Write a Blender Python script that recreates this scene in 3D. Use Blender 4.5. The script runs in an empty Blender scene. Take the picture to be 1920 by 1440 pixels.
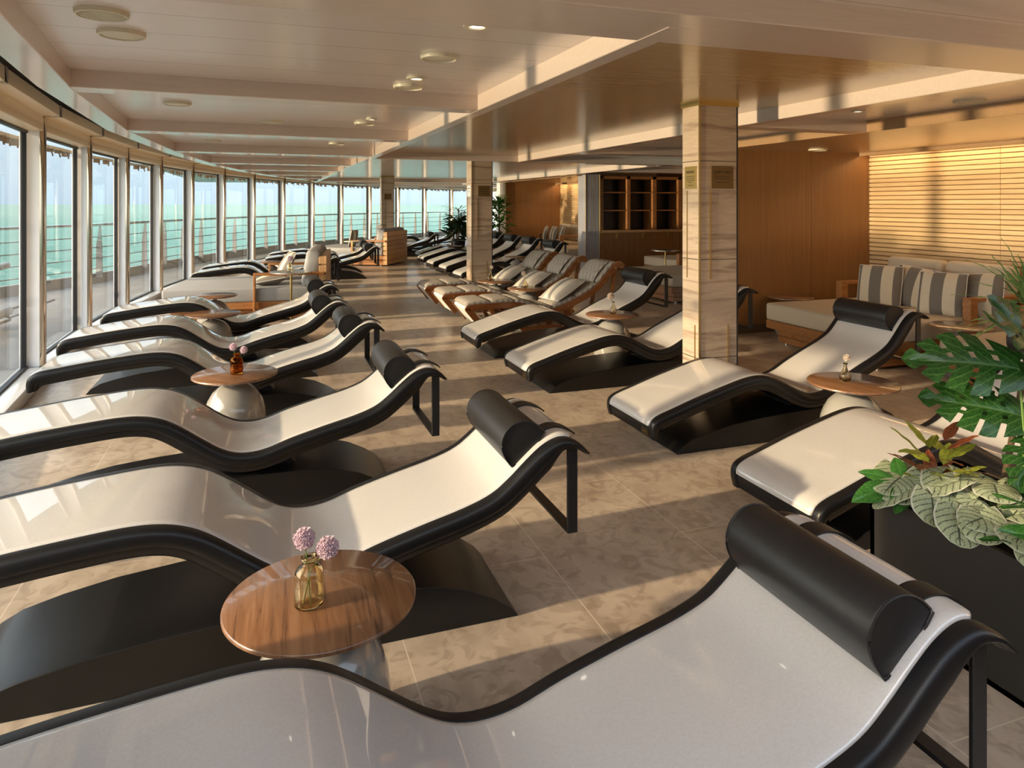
import bpy, bmesh, math, random
from mathutils import Vector, Matrix
random.seed(7)
R_ = math.radians
sc = bpy.context.scene
col = sc.collection

# ------------------------------------------------------------------ camera
CH = 1.6
cd = bpy.data.cameras.new('camera'); cam = bpy.data.objects.new('camera', cd); col.objects.link(cam)
cam.location = (0, 0, CH); cam.rotation_euler = (R_(90), 0, -math.atan(464 / 1313))
cd.sensor_width = 36; cd.lens = 36 * 1313 / 1920; cd.shift_y = -(720 - 382) / 1920
cd.clip_start = 0.05; cd.clip_end = 30000
sc.camera = cam
# ------------------------------------------------------------------ colour management
sc.view_settings.view_transform = 'Standard'; sc.view_settings.look = 'None'
sc.view_settings.gamma = 1; sc.view_settings.use_curve_mapping = False
sc.view_settings.exposure = 1.0
# ------------------------------------------------------------------ sky
wd = bpy.data.worlds.new('sky'); sc.world = wd; wd.use_nodes = True
nt = wd.node_tree; nt.nodes.clear()
N = nt.nodes.new; L = nt.links.new
wo = N('ShaderNodeOutputWorld'); bg = N('ShaderNodeBackground'); L(bg.outputs[0], wo.inputs[0])
tc = N('ShaderNodeTexCoord'); sx = N('ShaderNodeSeparateXYZ'); L(tc.outputs['Generated'], sx.inputs[0])
cr = N('ShaderNodeValToRGB'); L(sx.outputs[2], cr.inputs[0])
e = cr.color_ramp.elements
e[0].position = 0.0; e[0].color = (.34, .43, .52, 1)
e[1].position = 0.9; e[1].color = (.62, .80, 1.05, 1)
for p, c in ((.04, (.40, .50, .58, 1)), (.12, (.53, .61, .66, 1)), (.28, (.70, .80, .90, 1)), (.5, (.75, .88, 1.05, 1))):
    k = cr.color_ramp.elements.new(p); k.color = c
nz = N('ShaderNodeTexNoise'); nz.inputs['Scale'].default_value = 3; nz.inputs['Detail'].default_value = 5
mp = N('ShaderNodeMapping'); mp.inputs['Scale'].default_value = (1, 1, 4); L(tc.outputs['Generated'], mp.inputs[0]); L(mp.outputs[0], nz.inputs['Vector'])
cm = N('ShaderNodeMix'); cm.data_type = 'RGBA'; L(cr.outputs[0], cm.inputs[6]); cm.inputs[7].default_value = (.42, .47, .52, 1)
nr = N('ShaderNodeMapRange'); nr.inputs[1].default_value = .5; nr.inputs[2].default_value = .8; nr.inputs[3].default_value = 0; nr.inputs[4].default_value = .35
L(nz.outputs[0], nr.inputs[0]); L(nr.outputs[0], cm.inputs[0])
# the sky is brighter round the low sun (west, -X)
dp = N('ShaderNodeVectorMath'); dp.operation = 'DOT_PRODUCT'; L(tc.outputs['Generated'], dp.inputs[0]); dp.inputs[1].default_value = (-.96, -.1, .25)
g1 = N('ShaderNodeMapRange'); g1.inputs[1].default_value = .35; g1.inputs[2].default_value = 1.0; g1.inputs[3].default_value = 0; g1.inputs[4].default_value = 1; L(dp.outputs['Value'], g1.inputs[0])
g2 = N('ShaderNodeMath'); g2.operation = 'POWER'; L(g1.outputs[0], g2.inputs[0]); g2.inputs[1].default_value = 2.0
g3 = N('ShaderNodeMath'); g3.operation = 'MULTIPLY'; L(g2.outputs[0], g3.inputs[0]); g3.inputs[1].default_value = 4.5
gl = N('ShaderNodeMix'); gl.data_type = 'RGBA'; gl.blend_type = 'ADD'; gl.inputs[0].default_value = 1
vm = N('ShaderNodeVectorMath'); vm.operation = 'SCALE'; vm.inputs[0].default_value = (1, .86, .68); L(g3.outputs[0], vm.inputs['Scale'])
L(cm.outputs[2], gl.inputs[6]); L(vm.outputs[0], gl.inputs[7])
L(gl.outputs[2], bg.inputs[0]); bg.inputs[1].default_value = 1.15


def sun(name, az, el, strength, color, ang):
    d = bpy.data.lights.new(name, 'SUN'); d.energy = strength; d.color = color; d.angle = R_(ang)
    o = bpy.data.objects.new(name, d); col.objects.link(o)
    v = Vector((math.cos(R_(az)) * math.cos(R_(el)), math.sin(R_(az)) * math.cos(R_(el)), -math.sin(R_(el))))
    o.rotation_euler = v.to_track_quat('-Z', 'Y').to_euler(); o.location = (-8, 4, 6)
    return o


sun('low_sun', 5, 17, 3.7, (1, .74, .46), 1.4)
# the sun's glitter path on the sea to the west, its light travelling slightly upward
d = bpy.data.lights.new('sea_glitter', 'POINT'); d.energy = 2.05e6; d.color = (1, .76, .48); d.shadow_soft_size = 3
o = bpy.data.objects.new('sea_glitter', d); col.objects.link(o); o.location = (-250, -15, -12)

# ------------------------------------------------------------------ materials
MATS = {}


def nodes(name):
    m = bpy.data.materials.new(name); m.use_nodes = True
    t = m.node_tree; b = t.nodes['Principled BSDF']
    MATS[name] = m
    return m, t, b


def pm(name, c, rough=.5, metal=0, coat=0, crough=.05, spec=.5, noise=0, nscale=60, bump=0, bscale=200):
    m, t, b = nodes(name)
    b.inputs['Base Color'].default_value = (*c, 1); b.inputs['Roughness'].default_value = rough
    b.inputs['Metallic'].default_value = metal; b.inputs['Coat Weight'].default_value = coat
    b.inputs['Coat Roughness'].default_value = crough; b.inputs['Specular IOR Level'].default_value = spec
    if noise or bump:
        tcn = t.nodes.new('ShaderNodeTexCoord')
        if noise:
            n = t.nodes.new('ShaderNodeTexNoise'); n.inputs['Scale'].default_value = nscale; n.inputs['Detail'].default_value = 4
            t.links.new(tcn.outputs['Object'], n.inputs['Vector'])
            r = t.nodes.new('ShaderNodeValToRGB'); t.links.new(n.outputs[0], r.inputs[0])
            r.color_ramp.elements[0].position = .3; r.color_ramp.elements[1].position = .7
            r.color_ramp.elements[0].color = (*[x * (1 - noise) for x in c], 1)
            r.color_ramp.elements[1].color = (*[min(1, x * (1 + noise)) for x in c], 1)
            t.links.new(r.outputs[0], b.inputs['Base Color'])
        if bump:
            n = t.nodes.new('ShaderNodeTexNoise'); n.inputs['Scale'].default_value = bscale; n.inputs['Detail'].default_value = 3
            t.links.new(tcn.outputs['Object'], n.inputs['Vector'])
            bp = t.nodes.new('ShaderNodeBump'); bp.inputs['Strength'].default_value = bump; bp.inputs['Distance'].default_value = .002
            t.links.new(n.outputs[0], bp.inputs['Height']); t.links.new(bp.outputs[0], b.inputs['Normal'])
    return m


def grain(name, c1, c2, scale=(30, 30, 1.5), rough=.4, coat=0, crough=.1, detail=6, dist=1.5, island=.0, joints=None, lo=.3, hi=.7, c3=None):
    """stretched noise: wood grain, brushed panels, stone bands"""
    m, t, b = nodes(name)
    tcn = t.nodes.new('ShaderNodeTexCoord'); mpn = t.nodes.new('ShaderNodeMapping'); mpn.inputs['Scale'].default_value = scale
    t.links.new(tcn.outputs['Object'], mpn.inputs[0])
    n = t.nodes.new('ShaderNodeTexNoise'); n.inputs['Scale'].default_value = 1; n.inputs['Detail'].default_value = detail
    n.inputs['Distortion'].default_value = dist; n.inputs['Roughness'].default_value = .65
    t.links.new(mpn.outputs[0], n.inputs['Vector'])
    r = t.nodes.new('ShaderNodeValToRGB'); t.links.new(n.outputs[0], r.inputs[0])
    r.color_ramp.elements[0].position = lo; r.color_ramp.elements[1].position = hi
    r.color_ramp.elements[0].color = (*c1, 1); r.color_ramp.elements[1].color = (*c2, 1)
    if c3:
        k = r.color_ramp.elements.new((lo + hi) / 2 - .06); k.color = (*c3, 1)
    out = r.outputs[0]
    if island:
        g = t.nodes.new('ShaderNodeNewGeometry'); mr = t.nodes.new('ShaderNodeMapRange')
        mr.inputs[3].default_value = 1 - island; mr.inputs[4].default_value = 1 + island
        t.links.new(g.outputs['Random Per Island'], mr.inputs[0])
        hs = t.nodes.new('ShaderNodeHueSaturation'); t.links.new(mr.outputs[0], hs.inputs['Value']); t.links.new(out, hs.inputs['Color'])
        out = hs.outputs[0]
    if joints:
        axis, pitch, off, dark = joints
        s = t.nodes.new('ShaderNodeSeparateXYZ'); t.links.new(tcn.outputs['Object'], s.inputs[0])
        a = t.nodes.new('ShaderNodeMath'); a.operation = 'ADD'; a.inputs[1].default_value = off; t.links.new(s.outputs[axis], a.inputs[0])
        d = t.nodes.new('ShaderNodeMath'); d.operation = 'DIVIDE'; d.inputs[1].default_value = pitch; t.links.new(a.outputs[0], d.inputs[0])
        f = t.nodes.new('ShaderNodeMath'); f.operation = 'FRACT'; t.links.new(d.outputs[0], f.inputs[0])
        lt = t.nodes.new('ShaderNodeMath'); lt.operation = 'LESS_THAN'; lt.inputs[1].default_value = .005 / pitch; t.links.new(f.outputs[0], lt.inputs[0])
        mx = t.nodes.new('ShaderNodeMix'); mx.data_type = 'RGBA'; t.links.new(lt.outputs[0], mx.inputs[0]); t.links.new(out, mx.inputs[6]); mx.inputs[7].default_value = (*dark, 1)
        out = mx.outputs[2]
    t.links.new(out, b.inputs['Base Color'])
    b.inputs['Roughness'].default_value = rough; b.inputs['Coat Weight'].default_value = coat; b.inputs['Coat Roughness'].default_value = crough
    return m


BLACK = pm('satin_black_shell', (.007, .007, .008), .36, spec=.35)
BLACKB = pm('satin_black_base', (.008, .0075, .0075), .30, spec=.4)
LEATHER = pm('black_leatherette', (.013, .012, .012), .42, spec=.35, bump=.25, bscale=500)
METALB = pm('black_metal', (.012, .012, .013), .4)
MAT = pm('pale_woven_mat', (.52, .50, .485), .42, coat=1, crough=.03, noise=.05, nscale=140, bump=.05, bscale=450)
MAT.node_tree.nodes['Principled BSDF'].inputs['Coat IOR'].default_value = 1.85
CERAM = pm('grey_glaze', (.30, .285, .26), .18, coat=.7, crough=.04)
STEEL = pm('brushed_steel', (.6, .58, .55), .25, metal=1)
CHROME = pm('polished_champagne_steel', (.52, .41, .30), .16, metal=1)
BRASS = pm('brass', (.42, .30, .12), .38, metal=1)
BRASSD = pm('bronze_plate', (.42, .28, .09), .38, metal=.85)
WHITE = pm('white_enamel', (.80, .83, .88), .35)
SILLW = pm('white_sill', (.80, .80, .79), .22, coat=.3)
GOLDPAINT = pm('champagne_enamel', (.86, .68, .45), .35)
GASKET = pm('black_gasket', (.01, .01, .012), .5)
BRONZE = pm('shaded_bronze', (.16, .095, .03), .5, metal=.4)  # plate colour darkened for the shaded side of the columns
VENT = pm('cream_vent', (.62, .56, .42), .4)
FABW = pm('golden_lit_upholstery', (.50, .43, .33), .85, noise=.06, nscale=300, bump=.3, bscale=700)  # golden alcove light tinted into the cloth colour
FABRIC = pm('grey_upholstery', (.27, .27, .275), .85, noise=.06, nscale=300, bump=.3, bscale=700)
CUSHF = pm('taupe_cushion', (.36, .32, .27), .9, noise=.08, nscale=260, bump=.4, bscale=600)
SLING = pm('white_canvas', (.62, .60, .56), .8)
DARKIN = pm('dark_smoked_back', (.012, .010, .009), .25)
DECK = pm('outer_deck', (.19, .18, .17), .6, noise=.12, nscale=3)
BULW = pm('grey_bulwark', (.24, .225, .215), .5)
BLADE = pm('grey_blade', (.09, .09, .095), .5)
PIPE = pm('pale_pipework', (.42, .40, .38), .35)
SOIL = pm('potting_soil', (.03, .022, .016), .9)
PLANT = pm('planter_black', (.014, .013, .012), .34)
STEMG = pm('green_stem', (.09, .17, .03), .5)
TRUNK = pm('brown_stem', (.10, .06, .03), .8)
WOODT = grain('walnut_top', (.04, .017, .008), (.23, .112, .052), (24, 1.6, 10), .3, coat=.6, crough=.05, dist=1.3, c3=(.155, .068, .029), lo=.34, hi=.62)
TEAK = grain('teak', (.18, .065, .017), (.37, .165, .052), (2, 30, 30), .42, coat=.15, island=.18)
TEAKR = grain('varnished_teak', (.14, .045, .011), (.27, .095, .026), (2, 30, 30), .28, coat=.5)
PLANKC = grain('teak_pale_boards', (.42, .24, .11), (.60, .38, .19), (30, 3, 30), .45, island=.15)
OAKV = grain('oak_veneer', (.20, .088, .028), (.29, .135, .045), (45, 45, .8), .4, coat=.1, joints=(0, 2.3, .28, (.05, .02, .008)))
SLAT = grain('golden_slats', (.52, .35, .17), (.72, .53, .30), (20, 2.0, 60), .42, island=.09)
GREYW = grain('grey_fluted_panel', (.26, .25, .28), (.40, .38, .40), (60, 60, .4), .35)
CEILP = grain('pale_ceiling_plank', (.68, .59, .54), (.73, .635, .58), (1.2, 40, 40), .3, coat=.7, crough=.17, joints=(1, .36, .06, (.20, .15, .11)))
CEILG = grain('golden_ceiling_panel', (.42, .27, .12), (.53, .35, .16), (2.5, 30, 30), .25, coat=.6, crough=.14, joints=(1, 1.42, .2, (.16, .10, .05)))
BEAM = grain('beam_wood', (.57, .465, .40), (.63, .52, .45), (1.5, 40, 40), .3, coat=.7, crough=.15)
SOFF = grain('soffit_wood', (.32, .19, .095), (.40, .245, .13), (2, 30, 30), .28, coat=.3, crough=.14)


def travertine():
    m, t, b = nodes('travertine')
    tcn = t.nodes.new('ShaderNodeTexCoord'); mpn = t.nodes.new('ShaderNodeMapping'); mpn.inputs['Scale'].default_value = (.9, .9, 13)
    t.links.new(tcn.outputs['Object'], mpn.inputs[0])
    n = t.nodes.new('ShaderNodeTexNoise'); n.inputs['Scale'].default_value = 1; n.inputs['Detail'].default_value = 9; n.inputs['Roughness'].default_value = .7; n.inputs['Distortion'].default_value = .4
    t.links.new(mpn.outputs[0], n.inputs['Vector'])
    r = t.nodes.new('ShaderNodeValToRGB'); t.links.new(n.outputs[0], r.inputs[0])
    r.color_ramp.elements[0].position = .30; r.color_ramp.elements[0].color = (.17, .11, .075, 1)
    r.color_ramp.elements[1].position = .70; r.color_ramp.elements[1].color = (.58, .46, .34, 1)
    for p, c in ((.42, (.35, .26, .19, 1)), (.50, (.47, .365, .265, 1)), (.56, (.41, .31, .23, 1))):
        k = r.color_ramp.elements.new(p); k.color = c
    s = t.nodes.new('ShaderNodeSeparateXYZ'); t.links.new(tcn.outputs['Object'], s.inputs[0])
    ms = t.nodes.new('ShaderNodeMath'); ms.operation = 'SUBTRACT'; ms.inputs[1].default_value = .43; t.links.new(s.outputs[2], ms.inputs[0])
    md = t.nodes.new('ShaderNodeMath'); md.operation = 'DIVIDE'; md.inputs[1].default_value = .745; t.links.new(ms.outputs[0], md.inputs[0])
    mf = t.nodes.new('ShaderNodeMath'); mf.operation = 'FRACT'; t.links.new(md.outputs[0], mf.inputs[0])
    ml = t.nodes.new('ShaderNodeMath'); ml.operation = 'LESS_THAN'; ml.inputs[1].default_value = .008; t.links.new(mf.outputs[0], ml.inputs[0])
    mx = t.nodes.new('ShaderNodeMix'); mx.data_type = 'RGBA'; t.links.new(ml.outputs[0], mx.inputs[0]); t.links.new(r.outputs[0], mx.inputs[6]); mx.inputs[7].default_value = (.05, .03, .02, 1)
    t.links.new(mx.outputs[2], b.inputs['Base Color']); b.inputs['Roughness'].default_value = .4
    bp = t.nodes.new('ShaderNodeBump'); bp.inputs['Strength'].default_value = .3; bp.inputs['Distance'].default_value = .004
    t.links.new(n.outputs[0], bp.inputs['Height']); t.links.new(bp.outputs[0], b.inputs['Normal'])
    return m


TRAV = travertine()


def tiles():
    m, t, b = nodes('marble_tiles')
    tcn = t.nodes.new('ShaderNodeTexCoord'); mpn = t.nodes.new('ShaderNodeMapping')
    # brick rows run along X in texture space: texture x = world y, texture y = world x
    mpn.inputs['Rotation'].default_value = (0, 0, R_(90))
    t.links.new(tcn.outputs['Object'], mpn.inputs[0])
    sp = t.nodes.new('ShaderNodeSeparateXYZ'); t.links.new(tcn.outputs['Object'], sp.inputs[0])
    ax = t.nodes.new('ShaderNodeMath'); ax.inputs[1].default_value = -2.236 + 14.2 * 2; t.links.new(sp.outputs[1], ax.inputs[0])
    ay = t.nodes.new('ShaderNodeMath'); ay.inputs[1].default_value = -.478 + .72 * 20; t.links.new(sp.outputs[0], ay.inputs[0])
    cb = t.nodes.new('ShaderNodeCombineXYZ'); t.links.new(ax.outputs[0], cb.inputs[0]); t.links.new(ay.outputs[0], cb.inputs[1])
    br = t.nodes.new('ShaderNodeTexBrick'); t.links.new(cb.outputs[0], br.inputs['Vector'])
    br.inputs['Scale'].default_value = 1; br.inputs['Brick Width'].default_value = 1.42; br.inputs['Row Height'].default_value = .72
    br.inputs['Mortar Size'].default_value = .0022; br.inputs['Mortar Smooth'].default_value = 0; br.offset = .5; br.squash = 1
    br.inputs['Color1'].default_value = (0, 0, 0, 1); br.inputs['Color2'].default_value = (1, 1, 1, 1)
    n1 = t.nodes.new('ShaderNodeTexNoise'); n1.inputs['Scale'].default_value = 2.3; n1.inputs['Detail'].default_value = 3; n1.inputs['Distortion'].default_value = .8
    t.links.new(tcn.outputs['Object'], n1.inputs['Vector'])
    n2 = t.nodes.new('ShaderNodeTexNoise'); n2.inputs['Scale'].default_value = 9; n2.inputs['Detail'].default_value = 2; n2.inputs['Distortion'].default_value = 1.6
    t.links.new(tcn.outputs['Object'], n2.inputs['Vector'])
    v = t.nodes.new('ShaderNodeTexVoronoi'); v.inputs['Scale'].default_value = 22; v.feature = 'SMOOTH_F1'
    mp2 = t.nodes.new('ShaderNodeMapping'); mp2.inputs['Scale'].default_value = (1, .45, 1); mp2.inputs['Rotation'].default_value = (0, 0, .6)
    mvd = t.nodes.new('ShaderNodeMix'); mvd.data_type = 'RGBA'; mvd.inputs[0].default_value = .06
    t.links.new(tcn.outputs['Object'], mp2.inputs[0]); t.links.new(mp2.outputs[0], mvd.inputs[6]); t.links.new(n2.outputs['Color'], mvd.inputs[7]); t.links.new(mvd.outputs[2], v.inputs['Vector'])
    r1 = t.nodes.new('ShaderNodeValToRGB'); t.links.new(n1.outputs[0], r1.inputs[0])
    r1.color_ramp.elements[0].position = .3; r1.color_ramp.elements[0].color = (.37, .295, .23, 1)
    r1.color_ramp.elements[1].position = .7; r1.color_ramp.elements[1].color = (.50, .415, .33, 1)
    r2 = t.nodes.new('ShaderNodeValToRGB'); t.links.new(n2.outputs[0], r2.inputs[0])
    r2.color_ramp.elements[0].position = .40; r2.color_ramp.elements[0].color = (.80, .78, .76, 1)
    r2.color_ramp.elements[1].position = .50; r2.color_ramp.elements[1].color = (1, 1, 1, 1)
    r3 = t.nodes.new('ShaderNodeValToRGB'); t.links.new(v.outputs['Color'], r3.inputs[0])
    r3.color_ramp.elements[0].position = .15; r3.color_ramp.elements[0].color = (.86, .84, .82, 1)
    r3.color_ramp.elements[1].position = .5; r3.color_ramp.elements[1].color = (1.06, 1.06, 1.06, 1)
    m1 = t.nodes.new('ShaderNodeMix'); m1.data_type = 'RGBA'; m1.blend_type = 'MULTIPLY'; m1.inputs[0].default_value = 1
    t.links.new(r1.outputs[0], m1.inputs[6]); t.links.new(r2.outputs[0], m1.inputs[7])
    m2 = t.nodes.new('ShaderNodeMix'); m2.data_type = 'RGBA'; m2.blend_type = 'MULTIPLY'; m2.inputs[0].default_value = 1
    t.links.new(m1.outputs[2], m2.inputs[6]); t.links.new(r3.outputs[0], m2.inputs[7])
    m3 = t.nodes.new('ShaderNodeMix'); m3.data_type = 'RGBA'; t.links.new(br.outputs['Fac'], m3.inputs[0])
    t.links.new(m2.outputs[2], m3.inputs[6]); m3.inputs[7].default_value = (.62, .53, .43, 1)
    t.links.new(m3.outputs[2], b.inputs['Base Color']); b.inputs['Roughness'].default_value = .33
    b.inputs['Coat Weight'].default_value = .1
    return m


TILE = tiles()


def seamat():
    m, t, b = nodes('sea_water')
    tcn = t.nodes.new('ShaderNodeTexCoord')
    n = t.nodes.new('ShaderNodeTexNoise'); n.inputs['Scale'].default_value = .22; n.inputs['Detail'].default_value = 6; n.inputs['Roughness'].default_value = .6
    t.links.new(tcn.outputs['Object'], n.inputs['Vector'])
    r = t.nodes.new('ShaderNodeValToRGB'); t.links.new(n.outputs[0], r.inputs[0])
    r.color_ramp.elements[0].position = .35; r.color_ramp.elements[0].color = (.085, .19, .165, 1)
    r.color_ramp.elements[1].position = .65; r.color_ramp.elements[1].color = (.155, .275, .235, 1)
    # distance haze put into the colour: the sea pales towards the horizon
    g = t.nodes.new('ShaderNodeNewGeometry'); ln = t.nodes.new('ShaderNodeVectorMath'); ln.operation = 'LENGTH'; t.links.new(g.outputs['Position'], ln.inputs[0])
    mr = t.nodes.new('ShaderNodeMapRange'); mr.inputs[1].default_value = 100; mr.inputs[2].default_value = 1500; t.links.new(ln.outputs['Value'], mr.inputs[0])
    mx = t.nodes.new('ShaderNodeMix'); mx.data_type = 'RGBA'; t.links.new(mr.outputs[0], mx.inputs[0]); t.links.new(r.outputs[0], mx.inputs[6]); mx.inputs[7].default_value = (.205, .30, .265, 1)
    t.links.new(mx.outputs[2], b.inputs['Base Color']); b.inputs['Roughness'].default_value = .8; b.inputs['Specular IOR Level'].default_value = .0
    bp = t.nodes.new('ShaderNodeBump'); bp.inputs['Strength'].default_value = .35; bp.inputs['Distance'].default_value = .5
    t.links.new(n.outputs[0], bp.inputs['Height']); t.links.new(bp.outputs[0], b.inputs['Normal'])
    return m


SEA = seamat()


def glass(name, c, rough=0, thin=True):
    m = bpy.data.materials.new(name); m.use_nodes = True; t = m.node_tree; t.nodes.clear()
    o = t.nodes.new('ShaderNodeOutputMaterial')
    if thin:
        tr = t.nodes.new('ShaderNodeBsdfTransparent'); tr.inputs[0].default_value = (*c, 1)
        gs = t.nodes.new('ShaderNodeBsdfGlossy'); gs.inputs['Roughness'].default_value = .01
        lw = t.nodes.new('ShaderNodeLayerWeight'); lw.inputs[0].default_value = .5
        pw = t.nodes.new('ShaderNodeMath'); pw.operation = 'POWER'; pw.inputs[1].default_value = 5; t.links.new(lw.outputs['Facing'], pw.inputs[0])
        fr = t.nodes.new('ShaderNodeMath'); fr.operation = 'MULTIPLY_ADD'; fr.inputs[1].default_value = .55; fr.inputs[2].default_value = .025; t.links.new(pw.outputs[0], fr.inputs[0])
        mx = t.nodes.new('ShaderNodeMixShader'); t.links.new(fr.outputs[0], mx.inputs[0]); t.links.new(tr.outputs[0], mx.inputs[1]); t.links.new(gs.outputs[0], mx.inputs[2])
        t.links.new(mx.outputs[0], o.inputs[0])
    else:
        gsh = t.nodes.new('ShaderNodeBsdfGlass'); gsh.inputs[0].default_value = (*c, 1); gsh.inputs['IOR'].default_value = 1.45
        t.links.new(gsh.outputs[0], o.inputs[0])
    return m


PANE = glass('window_glass', (.96, .985, .985))
AMBER = glass('amber_glass', (.72, .43, .17), thin=False)
TINT = glass('tinted_glass', (.98, .92, .78), thin=False)
CLEARG = glass('clear_vase_glass', (.97, .93, .84), thin=False)


def emit(name, c, s):
    m = bpy.data.materials.new(name); m.use_nodes = True; t = m.node_tree; b = t.nodes['Principled BSDF']
    b.inputs['Emission Color'].default_value = (*c, 1); b.inputs['Emission Strength'].default_value = s
    b.inputs['Base Color'].default_value = (*c, 1)
    return m


LAMP = emit('lamp_lens', (1, .88, .72), 1.6)


def stripes(name, base, cols, axis=1, width=.45, tex=0):
    """striped cloth: bands across the cushion's own Y"""
    m, t, b = nodes(name)
    tcn = t.nodes.new('ShaderNodeTexCoord'); s = t.nodes.new('ShaderNodeSeparateXYZ'); t.links.new(tcn.outputs['Object'], s.inputs[0])
    mr = t.nodes.new('ShaderNodeMapRange'); mr.inputs[1].default_value = -width / 2; mr.inputs[2].default_value = width / 2; t.links.new(s.outputs[axis], mr.inputs[0])
    r = t.nodes.new('ShaderNodeValToRGB'); r.color_ramp.interpolation = 'CONSTANT'; t.links.new(mr.outputs[0], r.inputs[0])
    e0 = r.color_ramp.elements; e0[0].position = 0; e0[0].color = (*cols[0][1], 1); e0[1].position = cols[1][0]; e0[1].color = (*cols[1][1], 1)
    for p, c in cols[2:]:
        k = r.color_ramp.elements.new(p); k.color = (*c, 1)
    wv = t.nodes.new('ShaderNodeTexWave'); wv.wave_type = 'BANDS'; wv.bands_direction = 'DIAGONAL'; wv.inputs['Scale'].default_value = 55; wv.inputs['Distortion'].default_value = 1
    t.links.new(tcn.outputs['Object'], wv.inputs['Vector'])
    mr2 = t.nodes.new('ShaderNodeMapRange'); mr2.inputs[3].default_value = .78; mr2.inputs[4].default_value = 1.15; t.links.new(wv.outputs['Fac'], mr2.inputs[0])
    hs = t.nodes.new('ShaderNodeHueSaturation'); t.links.new(mr2.outputs[0], hs.inputs['Value']); t.links.new(r.outputs[0], hs.inputs['Color'])
    t.links.new(hs.outputs[0], b.inputs['Base Color']); b.inputs['Roughness'].default_value = .9
    return m


GR, CRM = (.165, .145, .125), (.58, .50, .38)
STRIPE = stripes('striped_cloth', CRM, [(0, GR), (.16, CRM), (.42, GR), (.70, CRM), (.93, GR)])
STRIPE2 = stripes('wide_striped_cloth', CRM, [(0, (.40, .36, .31)), (.18, (.62, .56, .47)), (.40, (.24, .225, .215)), (.56, (.62, .56, .47)), (.78, (.40, .36, .31))])


def checks():
    m, t, b = nodes('woven_check_cushion')
    tcn = t.nodes.new('ShaderNodeTexCoord')
    br = t.nodes.new('ShaderNodeTexBrick'); br.inputs['Scale'].default_value = 1; br.inputs['Brick Width'].default_value = .07; br.inputs['Row Height'].default_value = .05
    br.inputs['Mortar Size'].default_value = .02; br.inputs['Mortar Smooth'].default_value = .4
    br.inputs['Color1'].default_value = (.42, .39, .34, 1); br.inputs['Color2'].default_value = (.34, .31, .27, 1); br.inputs['Mortar'].default_value = (.26, .23, .20, 1)
    t.links.new(tcn.outputs['Object'], br.inputs['Vector'])
    t.links.new(br.outputs['Color'], b.inputs['Base Color']); b.inputs['Roughness'].default_value = .9
    return m


CHECK = checks()


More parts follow.
